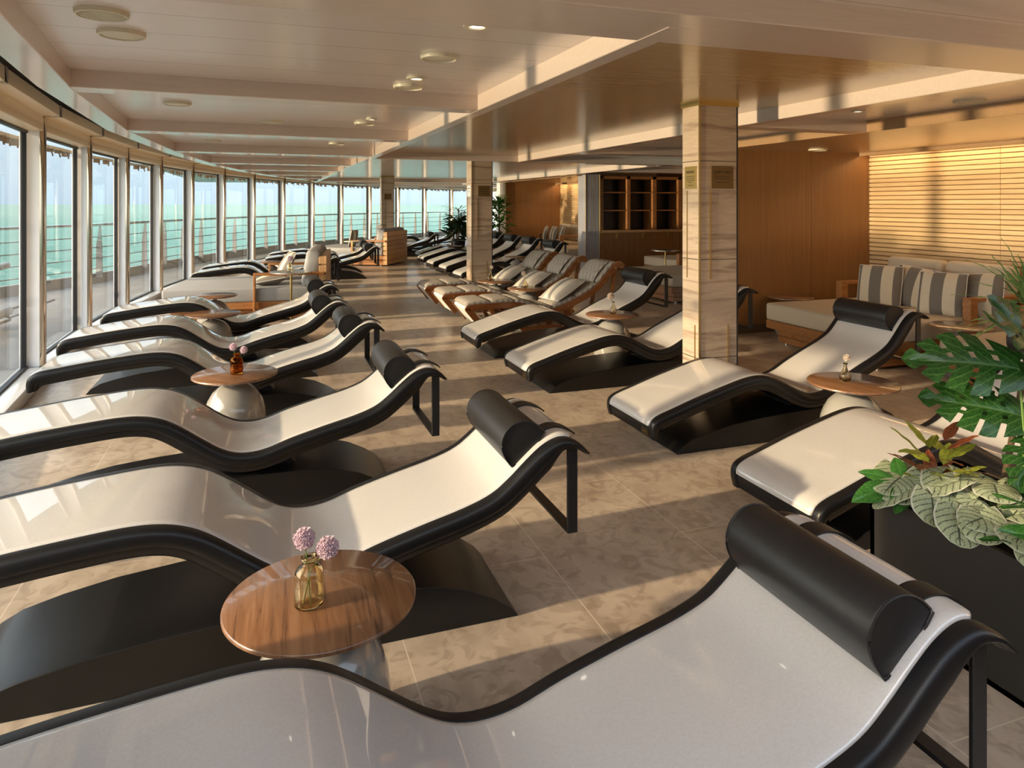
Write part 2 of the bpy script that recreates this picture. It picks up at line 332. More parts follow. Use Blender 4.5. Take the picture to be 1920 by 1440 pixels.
def leafmat(name, c1, c2, vein=None, nveins=9, rough=.35, trans=.25, rim=None):
    m, t, b = nodes(name)
    uv = t.nodes.new('ShaderNodeUVMap'); uv.uv_map = 'leaf'
    s = t.nodes.new('ShaderNodeSeparateXYZ'); t.links.new(uv.outputs[0], s.inputs[0])
    tcn = t.nodes.new('ShaderNodeTexCoord')
    n = t.nodes.new('ShaderNodeTexNoise'); n.inputs['Scale'].default_value = 25; n.inputs['Detail'].default_value = 3; t.links.new(tcn.outputs['Object'], n.inputs['Vector'])
    r = t.nodes.new('ShaderNodeValToRGB'); t.links.new(n.outputs[0], r.inputs[0]); r.color_ramp.elements[0].position = .35; r.color_ramp.elements[1].position = .65
    r.color_ramp.elements[0].color = (*c1, 1); r.color_ramp.elements[1].color = (*c2, 1)
    out = r.outputs[0]
    if vein:
        # veins leave the midrib: u runs along the leaf, v (0 at the midrib) across it
        ab = t.nodes.new('ShaderNodeMath'); ab.operation = 'MULTIPLY'; ab.inputs[1].default_value = -.35; t.links.new(s.outputs[1], ab.inputs[0])
        ad = t.nodes.new('ShaderNodeMath'); ad.operation = 'ADD'; t.links.new(ab.outputs[0], ad.inputs[0]); t.links.new(s.outputs[0], ad.inputs[1])
        mu = t.nodes.new('ShaderNodeMath'); mu.operation = 'MULTIPLY'; mu.inputs[1].default_value = nveins; t.links.new(ad.outputs[0], mu.inputs[0])
        nn = t.nodes.new('ShaderNodeMath'); nn.operation = 'MULTIPLY_ADD'; nn.inputs[1].default_value = .5; t.links.new(n.outputs[0], nn.inputs[0]); t.links.new(mu.outputs[0], nn.inputs[2])
        pg = t.nodes.new('ShaderNodeMath'); pg.operation = 'PINGPONG'; pg.inputs[1].default_value = .5; t.links.new(nn.outputs[0], pg.inputs[0])
        v1 = t.nodes.new('ShaderNodeMapRange'); v1.inputs[1].default_value = .03; v1.inputs[2].default_value = .12; v1.inputs[3].default_value = 1; v1.inputs[4].default_value = 0; t.links.new(pg.outputs[0], v1.inputs[0])
        v2 = t.nodes.new('ShaderNodeMapRange'); v2.inputs[1].default_value = .02; v2.inputs[2].default_value = .07; v2.inputs[3].default_value = 1; v2.inputs[4].default_value = 0; t.links.new(s.outputs[1], v2.inputs[0])
        mxx = t.nodes.new('ShaderNodeMath'); mxx.operation = 'MAXIMUM'; t.links.new(v1.outputs[0], mxx.inputs[0]); t.links.new(v2.outputs[0], mxx.inputs[1])
        mx = t.nodes.new('ShaderNodeMix'); mx.data_type = 'RGBA'; t.links.new(mxx.outputs[0], mx.inputs[0]); t.links.new(out, mx.inputs[6]); mx.inputs[7].default_value = (*vein, 1)
        out = mx.outputs[2]
    if rim:
        vr = t.nodes.new('ShaderNodeMapRange'); vr.inputs[1].default_value = .9; vr.inputs[2].default_value = .96; t.links.new(s.outputs[1], vr.inputs[0])
        mx = t.nodes.new('ShaderNodeMix'); mx.data_type = 'RGBA'; t.links.new(vr.outputs[0], mx.inputs[0]); t.links.new(out, mx.inputs[6]); mx.inputs[7].default_value = (*rim, 1)
        out = mx.outputs[2]
    t.links.new(out, b.inputs['Base Color']); b.inputs['Roughness'].default_value = rough
    # light passing through the leaf
    tl = t.nodes.new('ShaderNodeBsdfTranslucent'); t.links.new(out, tl.inputs[0]); ms = t.nodes.new('ShaderNodeMixShader'); ms.inputs[0].default_value = trans
    t.links.new(b.outputs[0], ms.inputs[1]); t.links.new(tl.outputs[0], ms.inputs[2]); t.links.new(ms.outputs[0], t.nodes['Material Output'].inputs[0])
    return m


LMON = leafmat('monstera_leaf', (.012, .048, .009), (.022, .078, .014), (.05, .12, .03), 8, .25)
LBEG = leafmat('begonia_leaf', (.25, .30, .18), (.36, .41, .26), (.035, .045, .03), 6, .55, .12, rim=(.5, .5, .42))
LCRO = leafmat('croton_leaf', (.10, .16, .02), (.42, .38, .04), (.35, .45, .06), 9, .35)
LRED = leafmat('red_leaf', (.12, .03, .015), (.28, .08, .03), (.05, .02, .01), 8, .4)
LLIL = leafmat('glossy_leaf', (.02, .09, .015), (.05, .17, .03), (.07, .2, .05), 12, .22)
LPAL = leafmat('palm_blade', (.05, .12, .03), (.14, .24, .07), None, 1, .4)
LDRK = leafmat('dark_leaf', (.012, .03, .012), (.03, .06, .02), None, 1, .45)
PETAL = pm('lilac_petal', (.66, .50, .56), .8)
PETALW = pm('cream_petal', (.72, .60, .48), .8)

# ------------------------------------------------------------------ mesh helpers


class MB:
    def __init__(s): s.v = []; s.f = []; s.uv = None

    def add(s, vs, fs):
        b = len(s.v); s.v += [tuple(x) for x in vs]; s.f += [tuple(b + i for i in f) for f in fs]; return b

    def box(s, x0, x1, y0, y1, z0, z1, M=None):
        vs = [Vector((x, y, z)) for z in (z0, z1) for y in (y0, y1) for x in (x0, x1)]
        if M is not None: vs = [M @ v for v in vs]
        s.add(vs, [(0, 2, 3, 1), (4, 5, 7, 6), (0, 1, 5, 4), (2, 6, 7, 3), (0, 4, 6, 2), (1, 3, 7, 5)])

    def prism(s, poly, lo, hi, axis='y', M=None):
        """poly: 2D points; extruded along axis"""
        n = len(poly)
        if axis == 'y': q = [Vector((a, t, b)) for t in (lo, hi) for a, b in poly]
        elif axis == 'x': q = [Vector((t, a, b)) for t in (lo, hi) for a, b in poly]
        else: q = [Vector((a, b, t)) for t in (lo, hi) for a, b in poly]
        if M is not None: q = [M @ v for v in q]
        s.add(q, [tuple(range(n)), tuple(range(2 * n - 1, n - 1, -1))] + [(i, (i + 1) % n + 0, (i + 1) % n + n, i + n) for i in range(n)])

    def tube(s, pts, r, n=10, closed=False):
        pts = [Vector(p) for p in pts]; m = len(pts); rings = []
        for i, p in enumerate(pts):
            a = pts[i - 1] if i > 0 or closed else p; b = pts[(i + 1) % m] if i < m - 1 or closed else p
            t = (b - a).normalized(); u = t.cross(Vector((0, 0, 1)))
            if u.length < 1e-3: u = t.cross(Vector((1, 0, 0)))
            u.normalize(); w = u.cross(t)
            rr = r[i] if isinstance(r, (list, tuple)) else r
            rings.append([p + (u * math.cos(k * 2 * math.pi / n) + w * math.sin(k * 2 * math.pi / n)) * rr for k in range(n)])
        vs = [v for rg in rings for v in rg]; fs = []
        for i in range(m if closed else m - 1):
            j = (i + 1) % m
            for k in range(n): fs.append((i * n + k, i * n + (k + 1) % n, j * n + (k + 1) % n, j * n + k))
        if not closed: fs += [tuple(range(n - 1, -1, -1)), tuple((m - 1) * n + k for k in range(n))]
        s.add(vs, fs)

    def lathe(s, prof, n=48, c=(0, 0, 0)):
        """prof: (r,z) from bottom axis to top axis"""
        vs = []; fs = []; idx = []
        for r, z in prof:
            if r < 1e-6: idx.append([len(vs)]); vs.append((c[0], c[1], c[2] + z))
            else:
                idx.append(list(range(len(vs), len(vs) + n)))
                vs += [(c[0] + r * math.cos(2 * math.pi * k / n), c[1] + r * math.sin(2 * math.pi * k / n), c[2] + z) for k in range(n)]
        for a, b in zip(idx, idx[1:]):
            for k in range(n):
                k2 = (k + 1) % n
                if len(a) == 1 and len(b) == 1: continue
                if len(a) == 1: fs.append((a[0], b[k2], b[k]))
                elif len(b) == 1: fs.append((a[k], a[k2], b[0]))
                else: fs.append((a[k], a[k2], b[k2], b[k]))
        s.add(vs, fs)

    def sweep(s, path, sec, th=None, wd=None):
        """path: (x,z) list; sec: closed list of (y,n); th/wd scale per path point"""
        m = len(path); k = len(sec); vs = []
        for i, (x, z) in enumerate(path):
            a = path[max(0, i - 1)]; b = path[min(m - 1, i + 1)]
            t = Vector((b[0] - a[0], b[1] - a[1])).normalized(); nx, nzz = -t.y, t.x
            T = th[i] if th else 1; W = wd[i] if wd else 1
            for y, nn in sec: vs.append((x + nx * nn * T, y * W, z + nzz * nn * T))
        fs = []
        for i in range(m - 1):
            for j in range(k): fs.append((i * k + j, (i + 1) * k + j, (i + 1) * k + (j + 1) % k, i * k + (j + 1) % k))
        fs += [tuple(range(k)), tuple((m - 1) * k + j for j in range(k - 1, -1, -1))]
        s.add(vs, fs)

    def build(s, name, mat, parent=None, bevel=0, seg=2, smooth=True, angle=35, loc=None):
        me = bpy.data.meshes.new(name); me.from_pydata(s.v, [], s.f)
        bm = bmesh.new(); bm.from_mesh(me); bmesh.ops.recalc_face_normals(bm, faces=bm.faces)
        if bevel:
            es = [e for e in bm.edges if len(e.link_faces) == 2 and e.calc_face_angle(0) > R_(30)]
            bmesh.ops.bevel(bm, geom=es, offset=bevel, segments=seg, profile=.5, affect='EDGES', clamp_overlap=True)
        bm.to_mesh(me); bm.free()
        if smooth:
            for p in me.polygons: p.use_smooth = True
            me.set_sharp_from_angle(angle=R_(angle))
        me.materials.append(mat)
        o = bpy.data.objects.new(name, me); col.objects.link(o)
        if loc: o.location = loc
        if parent: o.parent = parent
        return o


def tag(o, label, cat, group=None, kind=None):
    o['label'] = label; o['category'] = cat
    if group: o['group'] = group
    if kind: o['kind'] = kind
    return o


def struct(o, label=None):
    o['kind'] = 'structure'
    if label: o['label'] = label
    return o


def empty(name, loc=(0, 0, 0), rz=0):
    o = bpy.data.objects.new(name, None); col.objects.link(o); o.location = loc; o.rotation_euler = (0, 0, rz); o.empty_display_size = .1
    return o


CHILD = {}


def kids(o): return [c for c in bpy.data.objects if c.parent == o]


def copy_tree(o, parent=None):
    c = o.copy(); col.objects.link(c)
    if parent: c.parent = parent
    for ch in kids(o): copy_tree(ch, c)
    return c


def cr_spline(pts, per=6):
    out = []
    P = [pts[0]] + list(pts) + [pts[-1]]
    for i in range(1, len(P) - 2):
        p0, p1, p2, p3 = P[i - 1:i + 3]
        for k in range(per):
            t = k / per
            out.append(tuple(.5 * ((2 * p1[d]) + (-p0[d] + p2[d]) * t + (2 * p0[d] - 5 * p1[d] + 4 * p2[d] - p3[d]) * t * t + (-p0[d] + 3 * p1[d] - 3 * p2[d] + p3[d]) * t ** 3) for d in range(len(p1))))
    out.append(tuple(pts[-1])); return out


# ------------------------------------------------------------------ the room
ZC, ZG = 2.27, 2.376                      # beam undersides / coffer ceilings
WC, WR = (29.06, 9.0), 31.0               # centre and radius of the bowed window wall


def arc(th, r=WR): return (WC[0] - r * math.cos(R_(th)), WC[1] + r * math.sin(R_(th)))


POSTS = [-13.6, -10.2, -6.6, -2.86, .8, 4.32, 7.83, 11.39, 15.21, 19.04, 23.05, 27.14, 31.3, 35.49, 39.78, 43.89, 48.07, 52.03, 55.6]

# floor
pts = [arc(-26 + i * 2, WR + .05) for i in range(43)]
poly = [(11.9, pts[-1][1]), (11.9, -5)] + [(pts[0][0], -5)] + pts
b = MB(); b.add([(x, y, 0) for x, y in poly] + [(x, y, -.05) for x, y in poly], [tuple(range(len(poly))), tuple(range(2 * len(poly) - 1, len(poly) - 1, -1))] + [(i, (i + 1) % len(poly), (i + 1) % len(poly) + len(poly), i + len(poly)) for i in range(len(poly))])
struct(b.build('floor', TILE, smooth=False), 'beige marbled floor tiles')

# ceiling: the high plane with planked finish, golden panel between the frames
inner = [(-.80, .3), (-.80, 2.2), (-.93, 3.49), (-1.05, 4.61), (-1.18, 7.17), (-1.06, 10.1), (-.81, 12.7), (-.35, 15.4), (.35, 18.2), (1.3, 21), (2.5, 23.7), (4, 26.4), (5.9, 29), (8, 31.3), (10.5, 33.4)]
b = MB(); b.prism([(x - .1, y) for x, y in inner] + [(12, 33.4), (12, .3)], ZG, ZG + .05, 'z'); struct(b.build('ceiling', CEILP, smooth=False), 'pale planked coffered ceiling')
b = MB(); b.box(-3, 12, -4, -1.5, ZG, ZG + .05); struct(b.build('trim_97', SOFF, smooth=False))  # unseen rear ceiling, set back to leave an added opening for skylight
b = MB(); b.box(-3, 12, -4.1, -4, 0, 2.8); struct(b.build('shade_wall_rear', OAKV, smooth=False))  # unseen wall added to keep the near beam's face dark
b = MB(); b.box(1.52, 3.86, 2.5, 10.6, ZG - .006, ZG - .001); struct(b.build('trim_1', CEILG, smooth=False), 'golden ceiling panel above the aisle')

tn = [1]


def trim(mb, mat, label=None, bevel=.004):
    tn[0] += 1
    return struct(mb.build('trim_%d' % tn[0], mat, bevel=bevel, seg=1, smooth=False), label)


# curved fascia under the window pocket: inner polygonal edge to outer edge
outer = [(x - .17 - .0 * y, y + .03) for x, y in inner]
b = MB(); n = len(inner); q = inner + outer[::-1]
b.prism(q, ZC - .004, ZG + .02, 'z'); trim(b, BEAM, 'pale curved fascia beside the window pocket')


def beam(y0, x0, x1, w, mat=BEAM, shear=.0, z0=ZC, label=None):
    b = MB(); b.prism([(x0, y0 + shear * x0), (x1, y0 + shear * x1), (x1, y0 + w + shear * x1), (x0, y0 + w + shear * x0)], z0, ZG + .01, 'z')
    return trim(b, mat, label)


beam(2.14, -1.0, 7.6, .40, label='wide crossbeam nearest the camera')
for y, w in ((4.71, .2), (7.28, .26), (9.9, .3), (12.5, .3), (14.8, .3), (17.1, .3), (19.4, .3), (21.8, .3), (24.3, .3), (26.8, .3), (29.4, .3), (32, .3)):
    beam(y, max(-1.2, -1.2 + (y - 9) ** 2 / 62 if y > 9 else -1.2), 1.47, w, shear=.07, label='left crossbeam of the coffered ceiling') if y < 20 else beam(y, -1.3 + (y - 9) ** 2 / 62, 9.5, w)
# long strips either side of the golden recess
b = MB(); b.box(1.44, 1.54, 2.3, 24.5, ZC - .002, ZG + .01); trim(b, BEAM, 'long strip left of the golden ceiling recess')
b = MB(); b.box(3.83, 3.95, 2.3, 10.7, ZC - .002, ZG + .01); trim(b, BEAM, 'sunlit strip right of the golden ceiling recess')
beam(10.5, 1.5, 12, .22, shear=.01, label='crossbeam closing the golden recess')
b = MB(); b.box(6.6, 6.75, 10.7, 24, ZC, ZG + .01); trim(b, BEAM)
for y in (5.06, 8.4): beam(y, 3.9, 5.32 if y < 7 else 10, .22, mat=BEAM)
beam(13.2, 6.7, 11, .3)
# alcove soffits
b = MB(); b.box(5.3, 7.62, 2.3, 7.25, ZC - .003, ZG + .02); trim(b, SOFF, 'lowered soffit over the near alcove')
b = MB(); b.box(7.1, 9.3, 15.4, 21.4, ZC, ZG + .02); trim(b, SOFF, 'lowered soffit over the far alcove')

# window wall, bay by bay


def bay(i):
    t0, t1 = POSTS[i], POSTS[i + 1]
    p0, p1 = Vector(arc(t0)), Vector(arc(t1)); d = (p1 - p0); Ln = d.length; ang = math.atan2(d.y, d.x)
    root = empty('window_%d' % (i + 1), (p0.x, p0.y, 0), ang); struct(root, 'tall window bay of the bowed glass wall')
    # local x runs along the wall, +y is outside (left), -y is the room
    m = MB(); m.box(0, Ln, .145, .155, .12, 2.27); m.build('glass_pane', PANE, root, smooth=False)
    m = MB(); m.box(.07, .11, .10, .16, .12, 2.25); m.box(Ln - .035, Ln, .13, .17, .10, 2.27); m.box(0, Ln, .12, .16, .10, .13); m.box(0, Ln, .12, .16, 2.24, 2.27)
    m.build('gasket', GASKET, root, smooth=False)
    m = MB(); m.box(-.0, .075, .03, .19, .10, 2.40); m.build('mullion', WHITE, root, bevel=.003, seg=1)
    m = MB(); m.box(-.005, .08, -.005, .03, .12, 2.40); m.build('mullion_cover', CHROME, root, bevel=.004)
    m = MB(); m.box(-.01, Ln + .01, 0, .2, 2.262, 2.33); m.build('transom', GOLDPAINT, root, bevel=.003)
    m = MB(); m.box(-.0, Ln, .0, .2, 2.33, 2.42); m.box(.03, Ln - .03, -.13, .05, 2.40, 2.50); m.build('blind_box', GOLDPAINT, root, bevel=.004)
    m = MB(); m.box(-.03, .05, -.135, .05, 2.395, 2.505); m.build('bracket', CHROME, root, bevel=.003)
    m = MB(); m.box(-.02, Ln + .02, -.03, .2, 0, .115); m.build('sill', SILLW, root, bevel=.01)
    # shade track with hooks, seen at the head of the glass outside
    if i < 2: return None
    tr = empty('awning_track', (p0.x, p0.y, 0), ang)
    m = MB(); m.box(0, Ln, .42, .48, 2.245, 2.28)
    tr_ = m.build('track_bar', BULW, tr, smooth=False)
    rr = random.Random(i)
    x = .1
    while x < Ln - .15:
        m = MB(); w = rr.uniform(.05, .12); m.box(x, x + w, .42, .48, 2.215 - rr.uniform(0, .03), 2.25); m.tube([(x + w, .45, 2.22), (x + w + .04, .45, 2.20), (x + w + .06, .45, 2.17)], .009, 6); x += w + rr.uniform(.12, .35)
        m.build('hook', TRUNK, tr, smooth=False)
    return tr


ordin = ['nearest', 'second', 'third', 'fourth', 'fifth', 'sixth', 'seventh', 'eighth', 'ninth', 'tenth', 'eleventh', 'twelfth', 'thirteenth', 'fourteenth', 'fifteenth', 'sixteenth', 'seventeenth', 'eighteenth', 'nineteenth']
for i in range(len(POSTS) - 1):
    tr = bay(i)
    if tr: tag(tr, 'grey hooked shade track at the head of the %s window bay from the left edge' % ordin[i - 2], 'awning track', 'shade tracks above the windows')

# unseen low wall added to keep the sun off the nearest lounger
p = Vector(arc(-13.6)); b = MB(); b.box(p.x - .25, p.x - .05, -1.2, p.y, 0, 1.6); struct(b.build('shade_wall_left', WHITE, smooth=False))
# wall above the window heads
pa = [arc(-14 + k * 2, WR + .2) for k in range(36)]; pb = [arc(-14 + k * 2, WR + .3) for k in range(36)]
b = MB(); b.prism(pa + pb[::-1], 2.42, 2.75, 'z'); struct(b.build('wall_front', GASKET, smooth=False), 'dark pocket above the window heads')
b = MB(); b.box(-3, 12, .3, 36, 2.62, 2.7); struct(b.build('trim_roof', BULW, smooth=False)); bpy.data.objects['trim_roof'].name = 'trim_90'

# right-hand walls
b = MB(); b.box(7.62, 7.7, -1, 7.2, 0, 2.4); struct(b.build('wall_right', OAKV, smooth=False))


def slats(x, y0, y1, z0, z1, name):
    m = MB(); pitch = .056; k = 0; z = z0
    while z + .045 < z1:
        ys = [y0]; yy = y0 + 1.17 * 1.0
        while yy < y1: ys.append(yy); yy += 1.17 * 1.5
        ys.append(y1)
        for a, c in zip(ys, ys[1:]): m.box(x - .022, x, a + .0015, c - .0015, z, z + .046)
        z += pitch
    return struct(m.build(name, SLAT, bevel=.003, seg=1, smooth=False))


slats(7.60, -1, 7.2, .03, ZC, 'trim_91')['label'] = 'golden horizontal slats on the near alcove wall'
b = MB(); b.box(5.3, 7.62, 7.2, 7.32, 0, ZC + .02); struct(b.build('wall_back', OAKV, smooth=False), 'brown oak veneer partition beside the sofa')
b = MB(); b.box(5.28, 7.58, 7.185, 7.2, 0, .1); struct(b.build('baseboard_back', TRUNK, smooth=False))
b = MB(); b.box(7.3, 9.3, 21.3, 21.42, 0, ZC + .02); struct(b.build('wall_far', OAKV, smooth=False), 'brown oak veneer wall of the far alcove')
slats(9.24, 15.7, 21.3, .03, ZC, 'trim_92')['label'] = 'golden horizontal slats in the far alcove'
b = MB(); b.box(9.25, 9.35, 15.7, 21.42, 0, ZC + .05); struct(b.build('wall_side', OAKV, smooth=False))
b = MB(); b.box(7.1, 7.3, 21.25, 21.6, 0, ZC + .02); struct(b.build('trim_93', WHITE, bevel=.004), 'white end pilaster before the far alcove')
b = MB()
for k in range(4): b.box(7.13, 7.27 - .02 * (k % 2), 21.243, 21.25, 1.27 + .085 * k, 1.30 + .085 * k)
tag(b.build('notice_lettering', pm('grey_lettering', (.12, .14, .18), .5), smooth=False), 'four grey lines of lettering on the white end pilaster', 'sign')
b = MB()
for k in range(9): b.box(7.235 + k * .041, 7.27 + k * .041, 15.19, 15.62, 0, ZC + .04)
struct(b.build('trim_94', GREYW, bevel=.004, seg=1, smooth=False), 'grey fluted pilaster left of the shelves')
b = MB(); b.box(7.226, 7.234, 15.183, 15.20, 0, ZC + .04); b.box(7.604, 7.612, 15.183, 15.20, 0, ZC + .04); trim(b, BRASS)
b = MB(); b.box(7.6, 11.5, 15.66, 15.72, 0, ZG); struct(b.build('wall_shelf', OAKV, smooth=False))
b = MB(); b.box(10.9, 11.0, 7.3, 15.7, 0, ZG); struct(b.build('wall_recess', OAKV, smooth=False))
b = MB(); b.box(11.3, 11.9, 21.4, 35, 0, ZG); struct(b.build('wall_end', WHITE, smooth=False))

# shelf unit
sh = empty('shelf_unit', (7.62, 15.2, 0)); tag(sh, 'tall oak shelf unit with dark square openings above plain doors', 'shelves')
X0 = 0.02
b = MB()
vx = [(X0, .09), (.735, .83), (1.45, 1.56), (2.18, 2.29), (2.9, 3.0)]
for a, c in vx: b.box(a, c, 0, .45, .9, ZC)
b.box(X0, 3.0, .0, .45, 2.20, ZC); b.box(X0, .09, 0, .45, 0, .9)
b.build('carcass', TEAK, sh, bevel=.003, seg=1)
for z in (1.42, 1.86):
    b = MB(); b.box(.09, 2.9, .02, .44, z, z + .03); b.build('shelf', TEAK, sh, bevel=.002, seg=1)
b = MB(); b.box(X0, 3.0, -.01, .45, .895, .955); b.build('counter', PLANKC, sh, bevel=.003)
b = MB(); b.box(.06, 2.95, .44, .445, .95, 2.24); b.build('back_panel', DARKIN, sh, smooth=False)
for k in range(4):
    b = MB(); x = .09 + k * .715; b.box(x, x + .705, .0, .03, .06, .89); d = b.build('door', OAKV, sh, bevel=.003, seg=1)
    b = MB(); b.box(x + .31, x + .40, -.035, .0, .855, .885); b.prism([(x + .33, .76), (x + .38, .76), (x + .39, .86), (x + .32, .86)], -.012, -.002, 'y'); b.build('handle', BRASSD, d)

# columns


def column(x, y, w, dpt, label, plates=True, text=None):
    r = empty('travertine_column', (x, y, 0)); tag(r, label, 'column', 'square travertine columns along the aisle')
    m = MB(); m.box(0, w, 0, dpt, 0, ZG + .01); m.build('stone_cladding', TRAV, r, smooth=False)
    m = MB(); m.box(-.004, .007, -.004, .007, 0, ZG - .02)
    m.build('corner_strip', BRASS, r, smooth=False)
    m = MB(); m.box(w - .008, w + .004, -.004, .010, 0, ZG - .02); m.build('corner_strip', GASKET, r, smooth=False)
    m = MB(); m.box(-.01, w + .01, -.01, dpt + .01, ZG - .035, ZG); m.build('capital_strip', BRASSD, r, smooth=False)
    m = MB(); m.box(.09, .098, -.006, 0, 1.03, 1.70); m.box(w - .09, w - .082, -.006, 0, 0.05, .68); m.build('inlay_strip', BRASS, r, smooth=False)
    m = MB(); m.box(-.006, 0, dpt - .07, dpt - .062, 1.03, 1.70); m.box(-.006, 0, .05, .058, 0.05, .68); m.build('inlay_strip', BRASS, r, smooth=False)
    return r


def text_mesh(body, size, loc, rot, mat, parent, align='CENTER', depth=.0006):
    cu = bpy.data.curves.new('lettering', 'FONT'); cu.body = body; cu.size = size; cu.align_x = align; cu.extrude = depth; cu.resolution_u = 2
    o = bpy.data.objects.new('lettering', cu); col.objects.link(o)
    dg = bpy.context.evaluated_depsgraph_get(); me = bpy.data.meshes.new_from_object(o.evaluated_get(dg))
    bpy.data.objects.remove(o); me.name = 'lettering'; me.materials.clear(); me.materials.append(mat)
    q = bpy.data.objects.new('lettering', me); col.objects.link(q); q.location = loc; q.rotation_euler = rot; q.parent = parent
    return q


INK = pm('engraved_ink', (.06, .035, .01), .6)


def plate_front(x, y, label, far=False):
    """bronze notice on the camera-side face"""
    w, h = .20, .17
    r = empty('wall_plaque', (x, y, 1.80)); tag(r, label, 'sign')
    m = MB(); m.box(-w / 2, w / 2, -.008, 0, -h / 2, h / 2); m.build('plate', BRONZE, r, bevel=.001, seg=1)
    text_mesh('QUIET AREA', .030, (0, -.009, .03), (R_(90), 0, 0), INK, r)
    m = MB()
    for k, (zz, ww) in enumerate(((.008, .15), (-.010, .15), (-.038, .11))):
        xx = -ww / 2
        rr = random.Random(k)
        while xx < ww / 2 - .01:
            l = rr.uniform(.012, .028); m.box(xx, min(xx + l, ww / 2), -.0095, -.008, zz - .003, zz + .003); xx += l + .004
    m.build('fine_print', INK, r, smooth=False)


def plate_side(x, y, label, mat):
    r = empty('wall_plaque', (x, y, 1.80)); tag(r, label, 'sign')
    m = MB(); m.box(-.008, 0, -.075, .075, -.085, .085); m.build('plate', mat, r, bevel=.001, seg=1)
    m = MB()
    for k, (zz, ww, hh) in enumerate(((.042, .10, .009), (.008, .11, .0028), (-.007, .11, .0028), (-.022, .11, .0028), (-.037, .05, .0028), (-.060, .075, .0028))):
        yy = -ww / 2; rr = random.Random(k)
        while yy < ww / 2 - .008:
            l = rr.uniform(.01, .024); m.box(-.0095, -.008, yy, min(yy + l, ww / 2), zz - hh, zz + hh); yy += l + .004
    m.build('fine_print', INK, r, smooth=False)


column(3.08, 4.49, .34, .225, 'near travertine column between the black loungers, brass edged')
plate_front(3.28, 4.49, 'bronze QUIET AREA plaque on the near column, facing the aisle end')
plate_side(3.08, 4.60, 'gold plaque of small print on the sunlit face of the near column', BRASSD)
column(3.08, 10.62, .34, .3, 'middle travertine column behind the wooden loungers')
plate_front(3.28, 10.62, 'bronze plaque on the middle column behind the wooden loungers')
plate_side(3.08, 10.76, 'pale plaque on the left face of the middle column', WHITE)
column(3.08, 19.6, .34, .3, 'farthest travertine column, standing near the curved windows')
plate_front(3.25, 19.6, 'small dark plaque on the farthest column near the windows')

# ceiling fittings


def disc(kind, x, y, z, r, label, group):
    e0 = empty(kind, (x, y, z)); tag(e0, label, 'ceiling vent' if kind != 'downlight' else 'ceiling light', group)
    if kind == 'downlight':
        m = MB(); m.lathe([(0, -.004), (r * .55, -.004), (r * .62, -.012), (r, -.010), (r, 0), (0, 0)], 32); m.build('ring', VENT, e0)
        m = MB(); m.lathe([(0, -.0075), (r * .5, -.0075), (r * .5, -.004), (0, -.004)], 24); m.build('lens', LAMP, e0)
    else:
        m = MB(); m.lathe([(0, -.016), (r * .8, -.015), (r * .86, -.012), (r * .88, -.02), (r * .97, -.018), (r, 0), (0, 0)], 40); m.build('cover_plate', VENT, e0)
        if kind == 'ceiling_speaker':
            m = MB()
            for k in range(-10, 11):
                xx = k * r * .075; h = math.sqrt(max(0, (r * .8) ** 2 - xx * xx)); m.box(xx - .002, xx + .002, -h, h, -.019, -.014)
            m.build('grille', VENT, e0, smooth=False)
    return e0


disc('ceiling_speaker', -.62, 3.22, ZG, .10, 'ribbed round speaker grille in the coffer nearest the camera', None)
disc('air_vent', -.61, 3.58, ZG, .10, 'plain round vent cover just behind the ribbed speaker grille', None)
disc('air_vent', -.63, 5.92, ZG, .10, 'round vent cover in the second coffer, near the windows', None)
disc('air_vent', .865, 3.60, ZG, .10, 'round vent cover between two downlights in the nearest coffer', None)
disc('air_vent', .89, 4.56, ZG, .10, 'round vent cover just before the first left crossbeam', None)
disc('air_vent', .905, 6.8, ZG, .10, 'round vent cover in the second coffer beside the golden panel', None)
disc('air_vent', .07, 6.95, ZG, .10, 'round vent cover mid-way along the second coffer, by its far beam', None)
disc('air_vent', -.6, 9.3, ZG, .10, 'round vent cover in the third coffer near the windows', None)
disc('air_vent', .87, 9.2, ZG, .10, 'round vent cover in the third coffer beside the aisle strip', None)
disc('air_vent', 5.0, 3.82, ZG, .11, 'round vent cover in the ceiling left of the slatted alcove', None)
disc('air_vent', 6.4, 6.85, ZC, .11, 'round vent cover under the alcove soffit by the oak partition', None)
disc('downlight', .87, 2.92, ZG, .06, 'round downlight nearest the camera, lit', None)
disc('downlight', .88, 4.26, ZG, .06, 'lit downlight beside the vent near the first left crossbeam', None)
disc('downlight', .92, 6.45, ZG, .05, 'small lit downlight in the second coffer beside a vent', None)
disc('downlight', 4.66, 4.54, ZG, .055, 'lit downlight right of the near travertine column', None)
disc('downlight', 5.4, 9.2, ZG, .05, 'small lit downlight beyond the oak partition', None)


def strip_light(x, y0, y1, z, e_):
    d = bpy.data.lights.new('cove_light', 'AREA'); d.shape = 'RECTANGLE'; d.size = .05; d.size_y = y1 - y0; d.energy = e_; d.color = (1, .66, .34)
    o = bpy.data.objects.new('cove_light', d); col.objects.link(o); o.location = (x, (y0 + y1) / 2, z); o.rotation_euler = (0, R_(20), 0)


strip_light(7.49, 2.6, 7.1, 2.262, 12)
strip_light(9.13, 16, 21.2, 2.262, 12)
b = MB(); b.box(7.40, 7.42, 2.56, 7.19, 2.225, 2.27); trim(b, SOFF)
b = MB(); b.box(9.04, 9.06, 15.7, 21.3, 2.225, 2.27); trim(b, SOFF)

# ------------------------------------------------------------------ outside
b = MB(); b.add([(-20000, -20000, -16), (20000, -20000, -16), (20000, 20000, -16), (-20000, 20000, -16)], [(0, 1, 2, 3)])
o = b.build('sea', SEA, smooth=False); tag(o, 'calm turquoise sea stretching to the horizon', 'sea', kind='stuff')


def offr(th): return WR + 2.0 + 1.7 * max(0, min(1, (13 - th) / 10))


